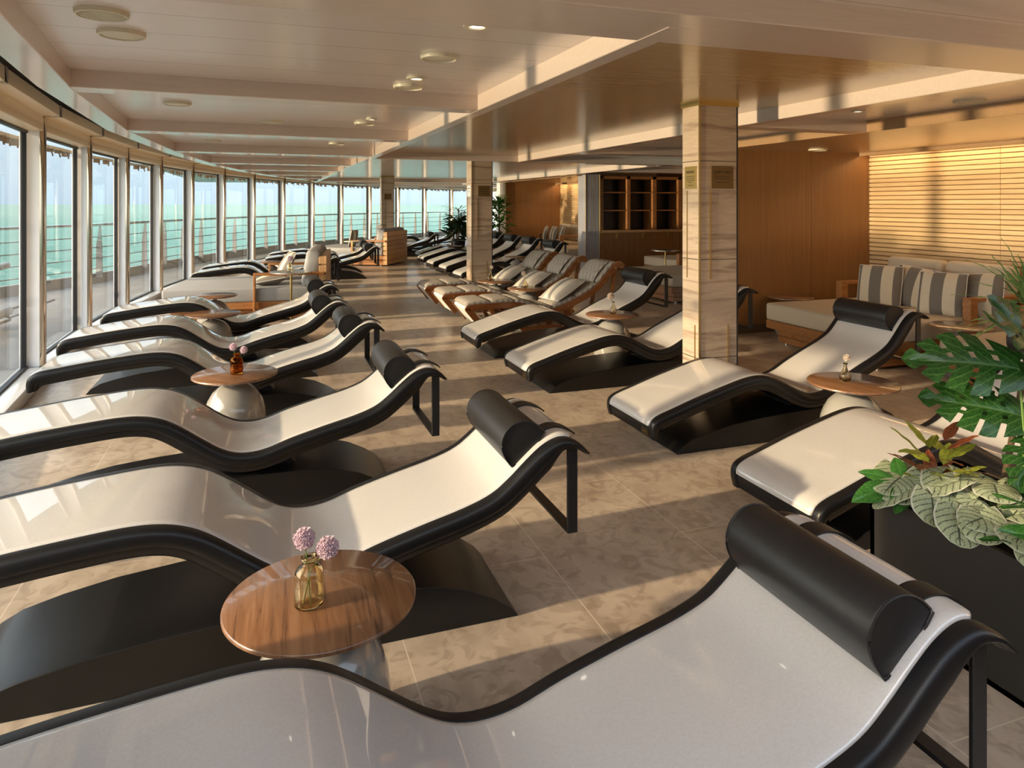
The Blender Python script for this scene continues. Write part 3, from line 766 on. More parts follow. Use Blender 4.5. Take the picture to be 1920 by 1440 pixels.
ths = [-30 + 2 * k for k in range(48)]
pi_ = [arc(t, WR + .15) for t in ths]; po = [arc(t, offr(t) + .25) for t in ths]
b = MB(); b.prism(pi_ + po[::-1], -.12, -.03, 'z'); struct(b.build('floor_outside', DECK, smooth=False), 'pale grey outer deck')
pi_ = [arc(t, offr(t) + .12) for t in ths]; po = [arc(t, offr(t) + .22) for t in ths]
b = MB(); b.prism(pi_ + po[::-1], -.03, .16, 'z'); struct(b.build('trim_95', BULW, smooth=False), 'low dark deck edge under the railing')
b = MB(); near = [t for t in ths if t < 7]
b.prism([arc(t, offr(t) - .3) for t in near] + [arc(t, offr(t) + .1) for t in near][::-1], -.03, .42, 'z'); struct(b.build('trim_96', BULW, smooth=False), 'grey bulwark beyond the first windows')
rail = empty('deck_railing'); tag(rail, 'curved steel deck railing with blade posts outside the windows', 'railing')
b = MB(); b.tube([(*arc(t, offr(t)), 1.17) for t in ths], .028, 8); b.build('top_rail', STEEL, rail)
for k in range(4):
    b = MB(); b.tube([(*arc(t, offr(t)), .28 + .215 * k) for t in ths], .011, 6); b.build('rail_wire', STEEL, rail)
t = -10.0; k = 0
while t < 58:
    if t > 12:
        c = Vector((*arc(t, offr(t)), 0)); ang = math.radians(180 - t)
        M = Matrix.Translation(c) @ Matrix.Rotation(ang, 4, 'Z')
        b = MB(); b.prism([(-.05, .1), (.08, .1), (.07, .75), (.015, 1.17), (-.015, 1.17), (-.04, .75)], -.008, .008, 'y', M); b.build('blade_post', BLADE, rail, smooth=False)
    t += 1.75; k += 1

# davit gear outside the first windows
g = empty('deck_crane', (-3.4, 10.0, 0)); tag(g, 'pale folded deck crane with pipes outside the first windows', 'crane')
b = MB(); b.tube([(-.55, -4.2, .35), (-.1, 1.2, .52)], .10, 14); b.build('boom', PIPE, g)
b = MB(); b.tube([(-.3, -4.2, .58), (.0, 1.6, .74)], .045, 10); b.tube([(-.1, -4.2, .12), (.25, .8, .2)], .06, 10); b.build('hydraulic_pipe', PIPE, g)
b = MB(); b.lathe([(0, -.16), (.1, -.14), (.16, -.05), (.16, .05), (.1, .14), (0, .16)], 24, (-.05, -.1, .60)); b.build('float_drum', PIPE, g)
b = MB(); b.box(-.75, -.3, -3.3, -2.9, -.03, .4); b.box(-.5, -.1, .6, 1.0, -.03, .55); b.build('pedestal', BULW, g, bevel=.01)
b = MB(); rr = random.Random(3)
for k in range(5):
    y = -3 + k * 1.0; b.tube([(.1, y, .05 + .03 * k), (.25, y + .6, .18), (.15, y + 1.2, .06), (.3, y + 1.7, .1)], .018, 6)
b.build('hose', BULW, g)

# ------------------------------------------------------------------ black loungers
PATH0 = [(-.828, .345), (-.829, .395), (-.812, .440), (-.765, .463), (-.65, .480), (-.45, .508), (-.21, .533), (-.08, .541), (.01, .534), (.085, .512), (.155, .473), (.25, .405), (.335, .346), (.41, .312),
         (.49, .302), (.58, .314), (.70, .354), (.87, .400), (1.03, .440), (1.14, .480), (1.215, .532), (1.29, .597), (1.355, .647), (1.41, .671), (1.455, .668), (1.497, .648), (1.53, .616)]
SPINE = cr_spline(PATH0, 4)
PIV = (.55, .22)


def tilt(p, a):
    c, s_ = math.cos(a), math.sin(a); x, z = p[0] - PIV[0], p[1] - PIV[1]
    return (PIV[0] + x * c - z * s_, PIV[1] + x * s_ + z * c)


def lounger(a):
    r = empty('heated_lounger')
    path = [tilt(p, a) for p in SPINE]; n = len(path)
    th = []
    for p in SPINE:
        x = p[0]
        th.append(1.0 if x < 1.33 else max(.12, 1.0 - (x - 1.33) / .21 * .88))
        if p[1] < .46 and x < -.7: th[-1] = .55 + .45 * (p[1] - .345) / .12
    sec = [(-.286, -.082), (-.300, -.066), (-.303, -.050), (-.314, -.044), (-.320, -.030), (-.320, -.008), (-.314, .008), (-.302, .015), (-.272, .014), (-.264, .000),
           (.264, .000), (.272, .014), (.302, .015), (.314, .008), (.320, -.008), (.320, -.030), (.314, -.044), (.303, -.050), (.300, -.066), (.286, -.082)]
    wd = [1.0 if p[1] > .44 or p[0] > 0 else .975 + .025 * (p[1] - .345) / .095 for p in SPINE]
    m = MB(); m.sweep(path, sec, th, wd); m.build('shell', BLACK, r, angle=40)
    i0 = next(i for i, p in enumerate(SPINE) if p[1] > .415); i1 = max(i for i, p in enumerate(SPINE) if p[0] < 1.475 and p[0] > 0)
    ms = path[i0:i1 + 1]; k = len(ms)
    mw = []
    for i in range(k):
        dd = min(i, k - 1 - i); mw.append(1 - (.035 if dd == 0 else .010 if dd == 1 else 0))
    msec = [(-.269, .001), (-.2685, .010), (-.263, .0165), (-.245, .018), (.245, .018), (.263, .0165), (.2685, .010), (.269, .001)]
    m = MB(); m.sweep(ms, msec, None, mw); m.build('mat', MAT, r, angle=50)
    # base
    prof = [(-.64, 0), (-.60, .045), (-.53, .082), (-.40, .115), (-.22, .147), (0, .168), (.25, .182), (.55, .190), (.78, .187), (.93, .170), (1.05, .135), (1.15, .085), (1.22, .035), (1.25, 0)]
    m = MB(); m.prism(prof, -.265, .265, 'y'); m.build('base', BLACKB, r, bevel=.003, seg=1, angle=24)
    m = MB(); m.prism([(.32, .16), (.74, .17), (.66, .26), (.44, .26)], -.13, .13, 'y'); m.build('rocker_bracket', METALB, r, bevel=.01)
    # bolster
    pp = cr_spline([(1.228, .572), (1.200, .612), (1.186, .655), (1.196, .702), (1.232, .738), (1.282, .748), (1.330, .732), (1.372, .694)], 4) + [(1.34, .652), (1.29, .615), (1.25, .580)]
    pp = [tilt(p, a) for p in pp]
    m = MB(); m.prism(pp, -.245, .245, 'y'); pil = m.build('bolster', LEATHER, r, bevel=.007, seg=3, angle=60)
    cx_ = sum(p[0] for p in pp) / len(pp); cz_ = sum(p[1] for p in pp) / len(pp)
    for s_ in (-1, 1):
        m = MB(); m.tube([(cx_ + (x - cx_) * .985, s_ * .246, cz_ + (z - cz_) * .985) for x, z in pp], .0028, 5, closed=True); m.build('seam', LEATHER, pil)
    j0 = max(i for i, p in enumerate(SPINE) if p[0] < 1.31); ss = path[j0:-3]
    for y in (-.165, .165):
        m = MB(); m.sweep(ss, [(y - .032, .017), (y + .032, .017), (y + .032, .023), (y - .032, .023)]); m.build('strap', LEATHER, r)
    # hanging head frame
    tx, tz = tilt((1.475, .63), a); zb = tz - .34
    m = MB()
    for s_ in (-1, 1):
        m.box(tx - .022, tx + .022, s_ * .27 - .006, s_ * .27 + .006, zb, tz + .0)
    m.box(tx - .022, tx + .022, -.27, .27, zb, zb + .014); m.build('head_frame', METALB, r, bevel=.002, seg=1)
    # badge on the foot
    c0 = Vector(tilt((-.832, .375), a))
    m = MB()
    for (y0, y1, z0, z1) in ((-.245, -.17, -.016, -.013), (-.245, -.17, .013, .016), (-.245, -.242, -.016, .016), (-.173, -.17, -.016, .016), (-.235, -.18, -.004, .002)):
        m.box(c0.x - .004, c0.x + .003, y0, y1, c0.y + z0, c0.y + z1)
    m.build('badge', BRASS, r, smooth=False)
    return r


proto = {}
LOUNG = [  # x0, near edge y, tilted, turn, label, group
    (.03, 1.08, 0, 0, 'black-rimmed white lounger in the right foreground, nearest of all', 'L'),
    (-.32, 2.50, 0, 0, 'lounger behind the nearest round table, its bolster at the picture centre', 'L'),
    (-.565, 3.82, 0, 0, 'left lounger just in front of the amber bottle table, foot cut off by the frame', 'L'),
    (-.653, 5.43, 0, 0, 'lounger just behind the amber bottle table, foot by the white sill', 'L'),
    (-.778, 6.66, 0, 0, 'fifth left lounger from the front, glossy with window reflections', 'L'),
    (-.735, 8.08, 0, 0, 'left lounger directly before the grey daybed and its small tables', 'L'),
    (-.28, 12.25, 0, -2, 'first lounger beyond the left daybed, foot at the glass', 'LF'),
    (-.22, 13.4, 0, -2, 'second lounger beyond the left daybed, foot at the glass', 'LF'),
    (.83, 15.1, 0, -2, 'nearer of two loungers whose heads stand before the slatted back daybed', 'LF'),
    (.92, 16.5, 0, -3, 'farther of two loungers whose heads stand before the slatted back daybed', 'LF'),
    (3.52, 20.9, 0, -3, 'far lounger seen from behind, right of the slatted daybed back', 'LF'),
    (4.55, 22.5, 0, -3, 'farthest black lounger, left of the dark potted plants', 'LF'),
    (3.15, 2.45, 1, 0, 'right lounger half hidden behind the black planter box', 'R'),
    (3.12, 3.80, 1, 0, 'right lounger in front of the near travertine column', 'R'),
    (2.90, 5.40, 1, 0, 'right lounger passing behind the near travertine column', 'R'),
    (2.88, 6.83, 1, 0, 'right lounger beside the wooden recliners, left of the column', 'R'),
    (4.42, 13.1, 1, 2, 'black lounger directly behind the wooden recliners', 'RF'),
    (4.49, 14.6, 1, 2, 'second black lounger beyond the wooden recliners', 'RF'),
    (4.50, 15.85, 1, 2, 'third black lounger beyond the wooden recliners', 'RF'),
    (4.58, 17.3, 1, 3, 'fourth black lounger beyond the wooden recliners', 'RF'),
    (4.85, 18.9, 1, 3, 'fifth and last black lounger beyond the wooden recliners', 'RF'),
]
GN = {'L': 'loungers in the left row by the windows', 'LF': 'far loungers along the curved windows', 'R': 'tilted loungers in the right row', 'RF': 'loungers in the far right row'}
for x0, yn, tl, rot, lab, gk in LOUNG:
    if tl not in proto: proto[tl] = lounger(R_(9) if tl else 0); o = proto[tl]
    else: o = copy_tree(proto[tl])
    o.location = (x0, yn + .32, 0); o.rotation_euler = (0, 0, R_(rot)); tag(o, lab, 'lounger', GN[gk])

# ------------------------------------------------------------------ round tables


def round_table():
    r = empty('side_table')
    m = MB(); m.lathe([(0, .452), (.262, .452), (.270, .458), (.270, .466), (.266, .470), (0, .470)], 72); m.build('tabletop', WOODT, r, angle=50)
    m = MB(); m.lathe([(.03, .40), (.034, .41), (.03, .42), (.028, .44), (.05, .4515), (0, .4515)], 28); m.build('neck', STEEL, r)
    m = MB(); m.lathe([(0, 0), (.155, 0), (.172, .012), (.188, .06), (.197, .12), (.198, .18), (.190, .24), (.172, .295), (.143, .345), (.105, .38), (.06, .402), (.028, .408), (0, .408)], 56); m.build('base', CERAM, r, angle=60)
    return r


TABS = [(.155, 2.09, 0, 'walnut round table nearest the camera, two lilac flowers on it'),
        (-.185, 5.02, .9, 'walnut round table holding the brown amber bottle, among the left loungers'),
        (-.50, 7.84, 2.0, 'nearer of two small tables in front of the grey daybed'),
        (-.585, 9.40, 2.6, 'farther of two small tables, close against the grey daybed'),
        (3.52, 3.47, .2, 'walnut round table right of the near column, small clear vase on it'),
        (3.36, 6.43, .4, 'walnut round table left of the near column, pale flower on it'),
        (.10, 14.55, 1, 'far round table behind the left daybed back cushions'),
        (.35, 16.1, 1, 'farthest round table in the left row'),
        (3.32, 8.78, .3, 'round table between the two nearer wooden recliners'),
        (3.20, 9.79, .3, 'round table between the two farther wooden recliners'),
        (5.08, 14.05, .5, 'round table beside the first black lounger past the recliners'),
        (5.35, 16.85, .5, 'round table among the far right loungers'),
        (6.05, 6.92, .1, 'round table between the sofa and the oak partition'),
        (6.10, 4.74, .2, 'round table in the gap between the two alcove sofas'),
        (4.75, 18.25, .2, 'round table at the foot of the dark far plants')]
tp = None
for x, y, rz, lab in TABS:
    if tp is None: tp = o = round_table()
    else: o = copy_tree(tp)
    o.location = (x, y, 0); o.rotation_euler = (0, 0, rz); tag(o, lab, 'table', 'round pedestal tables between the loungers')


def metal_table(x, y, z, r_, lab):
    r = empty('side_table', (x, y, 0)); tag(r, lab, 'table')
    m = MB(); m.lathe([(0, z - .012), (r_, z - .012), (r_, z), (0, z)], 48); m.build('tabletop', STEEL if z > .7 else VENT, r)
    m = MB(); m.lathe([(.016, .01), (.016, z - .012)], 20); m.build('pole', BRASS, r)
    m = MB(); m.lathe([(0, 0), (.16, 0), (.16, .01), (0, .01)], 32); m.build('foot_plate', STEEL, r)


metal_table(.33, 9.66, .71, .27, 'thin metal table beside the left daybed, small bottle on it')
metal_table(7.20, 11.6, .72, .27, 'pale thin-topped table before the shelf unit doors')
metal_table(2.0, 17.2, .70, .2, 'small metal table beside the slatted back daybed')

# ------------------------------------------------------------------ bottles and flowers


def bottle(x, y, z, kind, lab, s=1.0):
    mat = {'amber': AMBER, 'tint': TINT}.get(kind, CLEARG)
    if kind in ('amber', 'jar', 'tint'):
        pr = [(0, 0), (.036, 0), (.040, .004), (.040, .085), (.036, .100), (.022, .112), (.0165, .116), (.0165, .127), (.022, .130), (.022, .135), (.0165, .136), (.0145, .118), (.020, .108), (.0335, .096), (.0365, .083), (.0365, .010), (0, .008)]
    else:
        pr = [(0, 0), (.026, 0), (.034, .010), (.036, .026), (.030, .048), (.018, .068), (.0105, .085), (.0095, .104), (.015, .115), (.0135, .115), (.0080, .104), (.0088, .086), (.016, .066), (.0275, .047), (.033, .026), (.030, .012), (0, .006)]
    m = MB(); m.lathe([(a * s, b_ * s) for a, b_ in pr], 32)
    o = m.build('glass_bottle' if kind in ('amber', 'jar', 'tint') else 'bud_vase', mat, None, angle=70, loc=(x, y, z)); tag(o, lab, 'bottle' if kind in ('amber', 'jar', 'tint') else 'vase')
    return o


def flower(x, y, z, hx, hy, hz, r_, lab, mat=PETAL, n=420, grp=None):
    """one pompom bloom: stem from inside the bottle up to the head"""
    e0 = empty('pompom_flower', (x, y, z)); tag(e0, lab, 'flower', grp)
    m = MB(); m.tube([(-.6 * hx * .5, -.3 * hy, .012), (hx * .15, hy * .15, .10), (hx * .6, hy * .6, .5 * (.10 + hz)), (hx, hy, hz)], .0018, 6); m.build('stem', STEMG, e0)
    m = MB(); rr = random.Random(int(1000 * (x + y)))
    for k in range(n):
        ph = math.acos(1 - 2 * (k + .5) / n); th_ = math.pi * (1 + 5 ** .5) * k
        d = Vector((math.cos(th_) * math.sin(ph), math.sin(th_) * math.sin(ph), math.cos(ph)))
        R1 = r_ * rr.uniform(.86, 1.05); c = Vector((hx, hy, hz)); u = d.orthogonal().normalized(); u.rotate(Matrix.Rotation(rr.random() * 6.28, 3, d)); w = d.cross(u)
        wd_ = r_ * .085; tip = c + d * R1 + u * rr.uniform(-.1, .1) * r_
        b0 = len(m.v); m.v += [tuple(c + d * r_ * .35 + u * wd_ * .5), tuple(c + d * r_ * .35 - u * wd_ * .5), tuple(tip - u * wd_), tuple(tip + w * wd_ * .8), tuple(tip + u * wd_)]
        m.f += [(b0, b0 + 1, b0 + 2, b0 + 3, b0 + 4)]
    m.lathe([(0, hz - r_ * .6), (r_ * .42, hz - r_ * .42), (r_ * .6, hz), (r_ * .42, hz + r_ * .42), (0, hz + r_ * .6)], 16, (hx, hy, 0))
    m.build('flower_head', mat, e0, smooth=False)


ZT = .4705
bottle(.118, 2.052, ZT, 'tint', 'clear amber-tinted bottle with two lilac flowers on the nearest table', 1.0)
flower(.118, 2.052, ZT, -.012, .022, .178, .031, 'left lilac pompom flower in the nearest bottle')
flower(.118, 2.052, ZT, .050, -.012, .158, .032, 'right lilac pompom flower in the nearest bottle')
bottle(-.175, 5.0, ZT, 'amber', 'brown amber bottle on the walnut table between left loungers', 1.0)
flower(-.175, 5.0, ZT, -.022, .02, .175, .026, 'left lilac pompom in the brown amber bottle', n=260)
flower(-.175, 5.0, ZT, .045, -.005, .155, .026, 'right lilac pompom in the brown amber bottle', n=260)
bottle(3.49, 3.50, ZT, 'vase', 'small clear teardrop vase on the table right of the column')
flower(3.49, 3.50, ZT, .022, .01, .145, .024, 'pale fluffy flower in the vase right of the column', PETALW, n=160)
bottle(3.37, 6.42, ZT, 'vase', 'small amber teardrop vase on the table left of the column', 1.1)
flower(3.37, 6.42, ZT, -.03, .0, .185, .037, 'cream pompom in the vase left of the column', PETALW, n=260)
bottle(3.28, 8.76, ZT, 'vase', 'teardrop vase on the table between the nearer wooden recliners', 1.25)
flower(3.28, 8.76, ZT, -.02, .0, .20, .035, 'cream pompom between the nearer wooden recliners', PETALW, n=160)
bottle(3.12, 9.79, ZT, 'vase', 'teardrop vase on the table between the farther wooden recliners', 1.25)
flower(3.12, 9.79, ZT, .02, .0, .20, .03, 'cream pompom between the farther wooden recliners', PETALW, n=120)
bottle(.31, 9.64, .7105, 'jar', 'clear round bottle on the thin metal table by the daybed', .9)
flower(.31, 9.64, .7105, .01, .01, .17, .04, 'lilac pompom above the metal table by the daybed', PETAL, n=160)

# ------------------------------------------------------------------ cushions and daybeds


def pillow_mesh(w=.46, h=.46, t=.15, n=14):
    m = MB(); vs = []; fs = []
    for side in (1, -1):
        for i in range(n + 1):
            for j in range(n + 1):
                u = i / n * 2 - 1; v = j / n * 2 - 1
                pinch = 1 - .07 * (1 - abs(u) ** 2) * abs(v) ** 3; pinch2 = 1 - .07 * (1 - abs(v) ** 2) * abs(u) ** 3
                th = (max(0, 1 - u * u) ** .55) * (max(0, 1 - v * v) ** .55)
                vs.append((side * th * t / 2 + side * .003, u * w / 2 * pinch, v * h / 2 * pinch2))
    k = (n + 1) ** 2
    for i in range(n):
        for j in range(n):
            a = i * (n + 1) + j; q = (a, a + 1, a + n + 2, a + n + 1); fs.append(q); fs.append(tuple(x + k for x in q[::-1]))
    bd = [i * (n + 1) for i in range(n + 1)] + [n * (n + 1) + j for j in range(1, n + 1)] + [i * (n + 1) + n for i in range(n - 1, -1, -1)] + [j for j in range(n - 1, 0, -1)]
    for a, c in zip(bd, bd[1:] + bd[:1]): fs.append((a, c, c + k, a + k))
    m.add(vs, fs)
    return m, [vs[a] for a in bd]


CUSH = {}


def cushion(loc, rot, lab, mat=STRIPE, key='s', group=None, sc_=1.0):
    if key not in CUSH:
        m, ring = pillow_mesh(); o = m.build('striped_cushion', mat, None, angle=80)
        p = MB(); p.tube([(0, y, z) for _, y, z in ring], .005, 6, closed=True); p.build('piping', SLING, o)
        CUSH[key] = o
    else: o = copy_tree(CUSH[key])
    o.location = loc; o.rotation_euler = rot; o.scale = (sc_, sc_, sc_); tag(o, lab, 'cushion', group)
    return o


def daybed(W, arm_far=True, arm_near=True, Ln=2.1, thin=False):
    """foot at x=0, back at x=Ln, y from 0 (near) to W"""
    r = empty('daybed')
    m = MB(); m.box(.0, Ln - .12, .0, W, .272, .466); m.build('mattress', FABRIC if thin else FABW, r, bevel=.03, seg=3)
    m = MB(); m.box(.0, Ln - .1, .01, W - .01, .18, .272); m.build('upper_rail', TEAK, r, bevel=.004, seg=1)
    m = MB(); m.box(.09, Ln - .1, .10, W - .10, .105, .18); m.box(.09, Ln - .1, .10, W - .10, .03, .1); m.build('plinth', TEAK, r, bevel=.003, seg=1)
    for x in (.16, Ln - .22):
        for y in (.16, W - .16):
            m = MB(); m.lathe([(0, 0), (.018, 0), (.018, .032), (0, .032)], 14, (x, y, 0)); m.build('foot', STEEL, r)
    m = MB(); n = 7
    for k in range(n):
        z0 = .04 + k * .121; m.box(Ln - .035, Ln, 0, W, z0, z0 + .112)
    for k in range(n):
        z0 = .04 + k * .121; m.box(Ln - .10, Ln - .035, 0, .05, z0 + .004, z0 + .104); m.box(Ln - .10, Ln - .035, W - .05, W, z0 + .004, z0 + .104)
    m.box(Ln - .08, Ln - .035, .05, W - .05, .05, .88)
    m.build('back_boards', PLANKC if thin else TEAK, r, bevel=.004, seg=1)
    for k in range(2):
        y0 = .03 + k * (W / 2 - .01); y1 = y0 + W / 2 - .05
        m = MB(); M = Matrix.Translation((Ln - .30, 0, .47)) @ Matrix.Rotation(R_(10), 4, 'Y')
        m.box(-.05, .16, y0, y1, 0, .50, M); c = m.build('back_cushion', FABRIC if thin else FABW, r, bevel=.06, seg=4)
        p = MB(); p.tube([M @ Vector(q) for q in ((-.015, y0 + .03, .03), (-.015, y0 + .03, .47), (-.015, y1 - .03, .47), (-.015, y1 - .03, .03))], .006, 6); p.build('piping', CUSHF, c)
    aw = .028 if thin else .045
    for y, on in ((-.0 - .03, arm_near), (W + .03, arm_far)):
        if on:
            m = MB(); m.box(Ln - .95, Ln - .03, y - aw, y + aw, .63, .668); m.box(Ln - .95, Ln - (.92 if thin else .85), y - aw, y + aw, .05, .64)
            m.build('armrest', TEAK, r, bevel=.004, seg=1)
    return r


def place(W, x, y, rot, lab, grp, **k):
    o = daybed(W, **k); o.location = (x, y, 0); o.rotation_euler = (0, 0, R_(rot)); tag(o, lab, 'daybed', grp); return o


G1 = 'grey daybeds by the curved windows'; G2 = 'teak daybeds against the right-hand side'
place(1.62, -1.28, 10.2, -7, 'grey daybed by the left windows with two upright back cushions', G1, thin=True)
place(1.64, 1.10, 18.86, -29, 'daybed whose pale boarded back faces the aisle, far left', G1, thin=True)
place(1.57, 5.43, 5.05, 0, 'golden-tinted sofa bed with four striped cushions before the slatted wall', G2, Ln=2.05)
place(1.55, 5.43, 2.88, 0, 'golden-tinted sofa bed at the right edge, partly behind the monstera leaves', G2, Ln=2.05)
place(1.6, 6.08, 9.6, 0, 'grey daybed beyond the oak partition, left of the near column', G2)
place(1.5, 7.8, 11.95, 0, 'pale mattress daybed in front of the shelf unit doors', G2, arm_near=False, arm_far=False)
place(1.64, 7.1, 19.0, 0, 'far alcove daybed with a row of striped cushions', G2, Ln=2.05)
place(1.5, 7.1, 15.95, 0, 'far daybed just left of the grey fluted pilaster', G2, Ln=2.05)

CG = 'striped cushions on the near sofa bed'
cushion((6.60, 6.12, .665), (0, R_(14), R_(24)), 'leftmost striped cushion on the near sofa bed', group=CG)
cushion((6.80, 5.84, .665), (R_(6), R_(16), R_(10)), 'second striped cushion from the left on the near sofa bed', group=CG)
cushion((6.58, 5.33, .67), (0, R_(14), R_(18)), 'third striped cushion on the near sofa bed, its stripes fully visible', group=CG, sc_=.96)
cushion((6.80, 5.10, .665), (R_(-5), R_(16), R_(8)), 'rightmost striped cushion on the near sofa bed, behind the armrest', group=CG)
CG = 'cushions on the left daybed'
cushion((.10, 10.42, .545), (0, R_(80), R_(-7)), 'grey striped cushion lying on the left daybed, nearer one', group=CG)
cushion((.30, 11.15, .66), (0, R_(28), R_(10)), 'grey striped cushion leaning on the left daybed, farther one', group=CG)
CG = 'striped cushions in the far alcove'
for k, (yy, w_) in enumerate(((20.35, 'farthest'), (20.0, 'second'), (19.62, 'third'), (19.25, 'nearest'))):
    cushion((8.30 + .08 * (k % 2), yy, .68), (0, R_(14), R_(-12)), '%s striped cushion of the far alcove row' % w_, group=CG)
cushion((8.35, 16.6, .58), (R_(10), R_(55), R_(-20)), 'blue-grey striped cushion slumped on the far daybed by the pilaster', group=None)
cushion((2.22, 18.9, .67), (0, R_(12), R_(-29)), 'striped cushion on the daybed with the pale boarded back', group=None)
m = MB(); m.lathe([(0, -.2), (.05, -.19), (.062, -.15), (.062, .15), (.05, .19), (0, .2)], 20)
o = m.build('bolster_cushion', CUSHF, None, loc=(3.0, 18.95, .985)); o.rotation_euler = (R_(90), 0, R_(-29)); tag(o, 'brown roll cushion on top of the pale boarded daybed back', 'cushion')

# ------------------------------------------------------------------ wooden recliners
RAIL = [(.155, .15), (.07, .255), (.012, .325), (-.006, .358), (.02, .385), (.1, .395), (.3, .402), (.55, .405), (.66, .395), (.76, .368), (.87, .330), (1.0, .300), (1.12, .305), (1.25, .345), (1.4, .405), (1.58, .490), (1.72, .585), (1.83, .700), (1.92, .800), (1.98, .848), (2.03, .855), (2.065, .825), (2.07, .775)]


def recliner():
    r = empty('wooden_recliner'); sp = cr_spline(RAIL, 4)
    for s_ in (-1, 1):
        m = MB(); y = s_ * .285; m.sweep(sp, [(y - .017, -.058), (y + .017, -.058), (y + .017, .012), (y - .017, .012)]); m.build('side_rail', TEAKR, r, bevel=.004, seg=1)
    # canvas sling under the cushions and down the front curl
    ia = 0; m = MB(); m.sweep(sp[ia:-6], [(-.268, -.010), (.268, -.010), (.268, -.004), (-.268, -.004)]); m.build('sling', SLING, r)
    # tufted cushion pads
    L_ = [0]
    for a, c in zip(sp, sp[1:]): L_.append(L_[-1] + math.dist(a, c))

    def at(s_):
        s_ = max(0, min(L_[-1] - 1e-4, s_))
        i = max(k for k in range(len(L_) - 1) if L_[k] <= s_); f_ = (s_ - L_[i]) / (L_[i + 1] - L_[i] + 1e-9)
        return (sp[i][0] + (sp[i + 1][0] - sp[i][0]) * f_, sp[i][1] + (sp[i + 1][1] - sp[i][1]) * f_)

    s0 = next(L_[i] for i, p in enumerate(sp) if p[0] > .0 and p[1] > .375)
    segs = [(s0, s0 + .30), (s0 + .30, s0 + .60), (s0 + .60, s0 + .86), (s0 + .86, s0 + 1.12), (s0 + 1.12, s0 + 1.46), (s0 + 1.46, s0 + 1.80), (s0 + 1.80, s0 + 2.16)]
    for a, c in segs:
        P = [at(a + (c - a) * k / 10) for k in range(11)]
        m = MB(); th = [max(.35, (1 - abs(2 * k / 10 - 1) ** 7)) ** .5 for k in range(11)]
        m.sweep(P, [(-.255, .000), (-.276, .010), (-.278, .038), (-.262, .052), (-.12, .056), (.12, .056), (.262, .052), (.278, .038), (.276, .010), (.255, .000)], th, [.97 + .03 * t_ for t_ in th])
        m.build('seat_pad', CHECK, r, angle=70)
    a, c = s0 + 1.76, s0 + 2.14; P = [at(a + (c - a) * k / 12) for k in range(13)]
    th = [max(.1, (1 - abs(2 * k / 12 - 1) ** 3)) ** .5 for k in range(13)]
    m = MB(); m.sweep(P, [(-.21, .060), (-.23, .085), (-.21, .112), (0, .122), (.21, .112), (.23, .085), (.21, .060)], th); m.build('head_pillow', CHECK, r, angle=70)
    for s_ in (-1, 1):
        y = s_ * .245
        m = MB(); m.prism([(1.96, .80), (2.01, .82), (1.86, 0), (1.81, 0)], y - .016, y + .016, 'y'); m.build('leg', TEAK, r, bevel=.003, seg=1)
        m = MB(); m.prism([(1.28, .31), (1.36, .34), (1.30, 0), (1.23, 0)], y - .016, y + .016, 'y'); m.build('leg', TEAKR, r, bevel=.003, seg=1)
        m = MB(); m.prism([(.52, .36), (.58, .36), (.80, 0), (.74, 0)], y - .016, y + .016, 'y'); m.build('leg', TEAKR, r, bevel=.003, seg=1)
        m = MB(); m.box(.70, 1.9, y - .012, y + .012, .06, .105); m.build('runner', TEAKR, r, bevel=.003, seg=1)
        m = MB()
        for (x, z) in ((.14, .37), (.60, .375), (1.30, .335), (1.80, .62), (1.95, .79)): m.tube([(x, s_ * .298, z), (x, s_ * .306, z)], .011, 10)
        m.build('bolt', BRASS, r)
    m = MB(); m.box(.95, 1.0, -.245, .245, .07, .10); m.box(1.7, 1.75, -.245, .245, .07, .10); m.build('stretcher', TEAKR, r)
    return r


rp = None
for x, yn, lab, cl in ((2.24, 7.92, 'nearest cushioned wooden recliner of three', 'striped cushion on the nearest wooden recliner'),
                       (2.22, 8.97, 'middle cushioned wooden recliner of three', 'striped cushion on the middle wooden recliner'),
                       (2.20, 9.92, 'farthest cushioned wooden recliner of three, before the column', 'striped cushion on the farthest wooden recliner')):
    if rp is None: rp = o = recliner()
    else: o = copy_tree(rp)
    o.location = (x, yn + .31, 0); tag(o, lab, 'recliner', 'wooden recliners with tufted cushions')
    c = cushion((x + 1.33, yn + .27, .515), (0, R_(68 - 8), R_(8)), cl, mat=STRIPE2, key='w', group='striped cushions on the wooden recliners', sc_=1.0)

# ------------------------------------------------------------------ plants


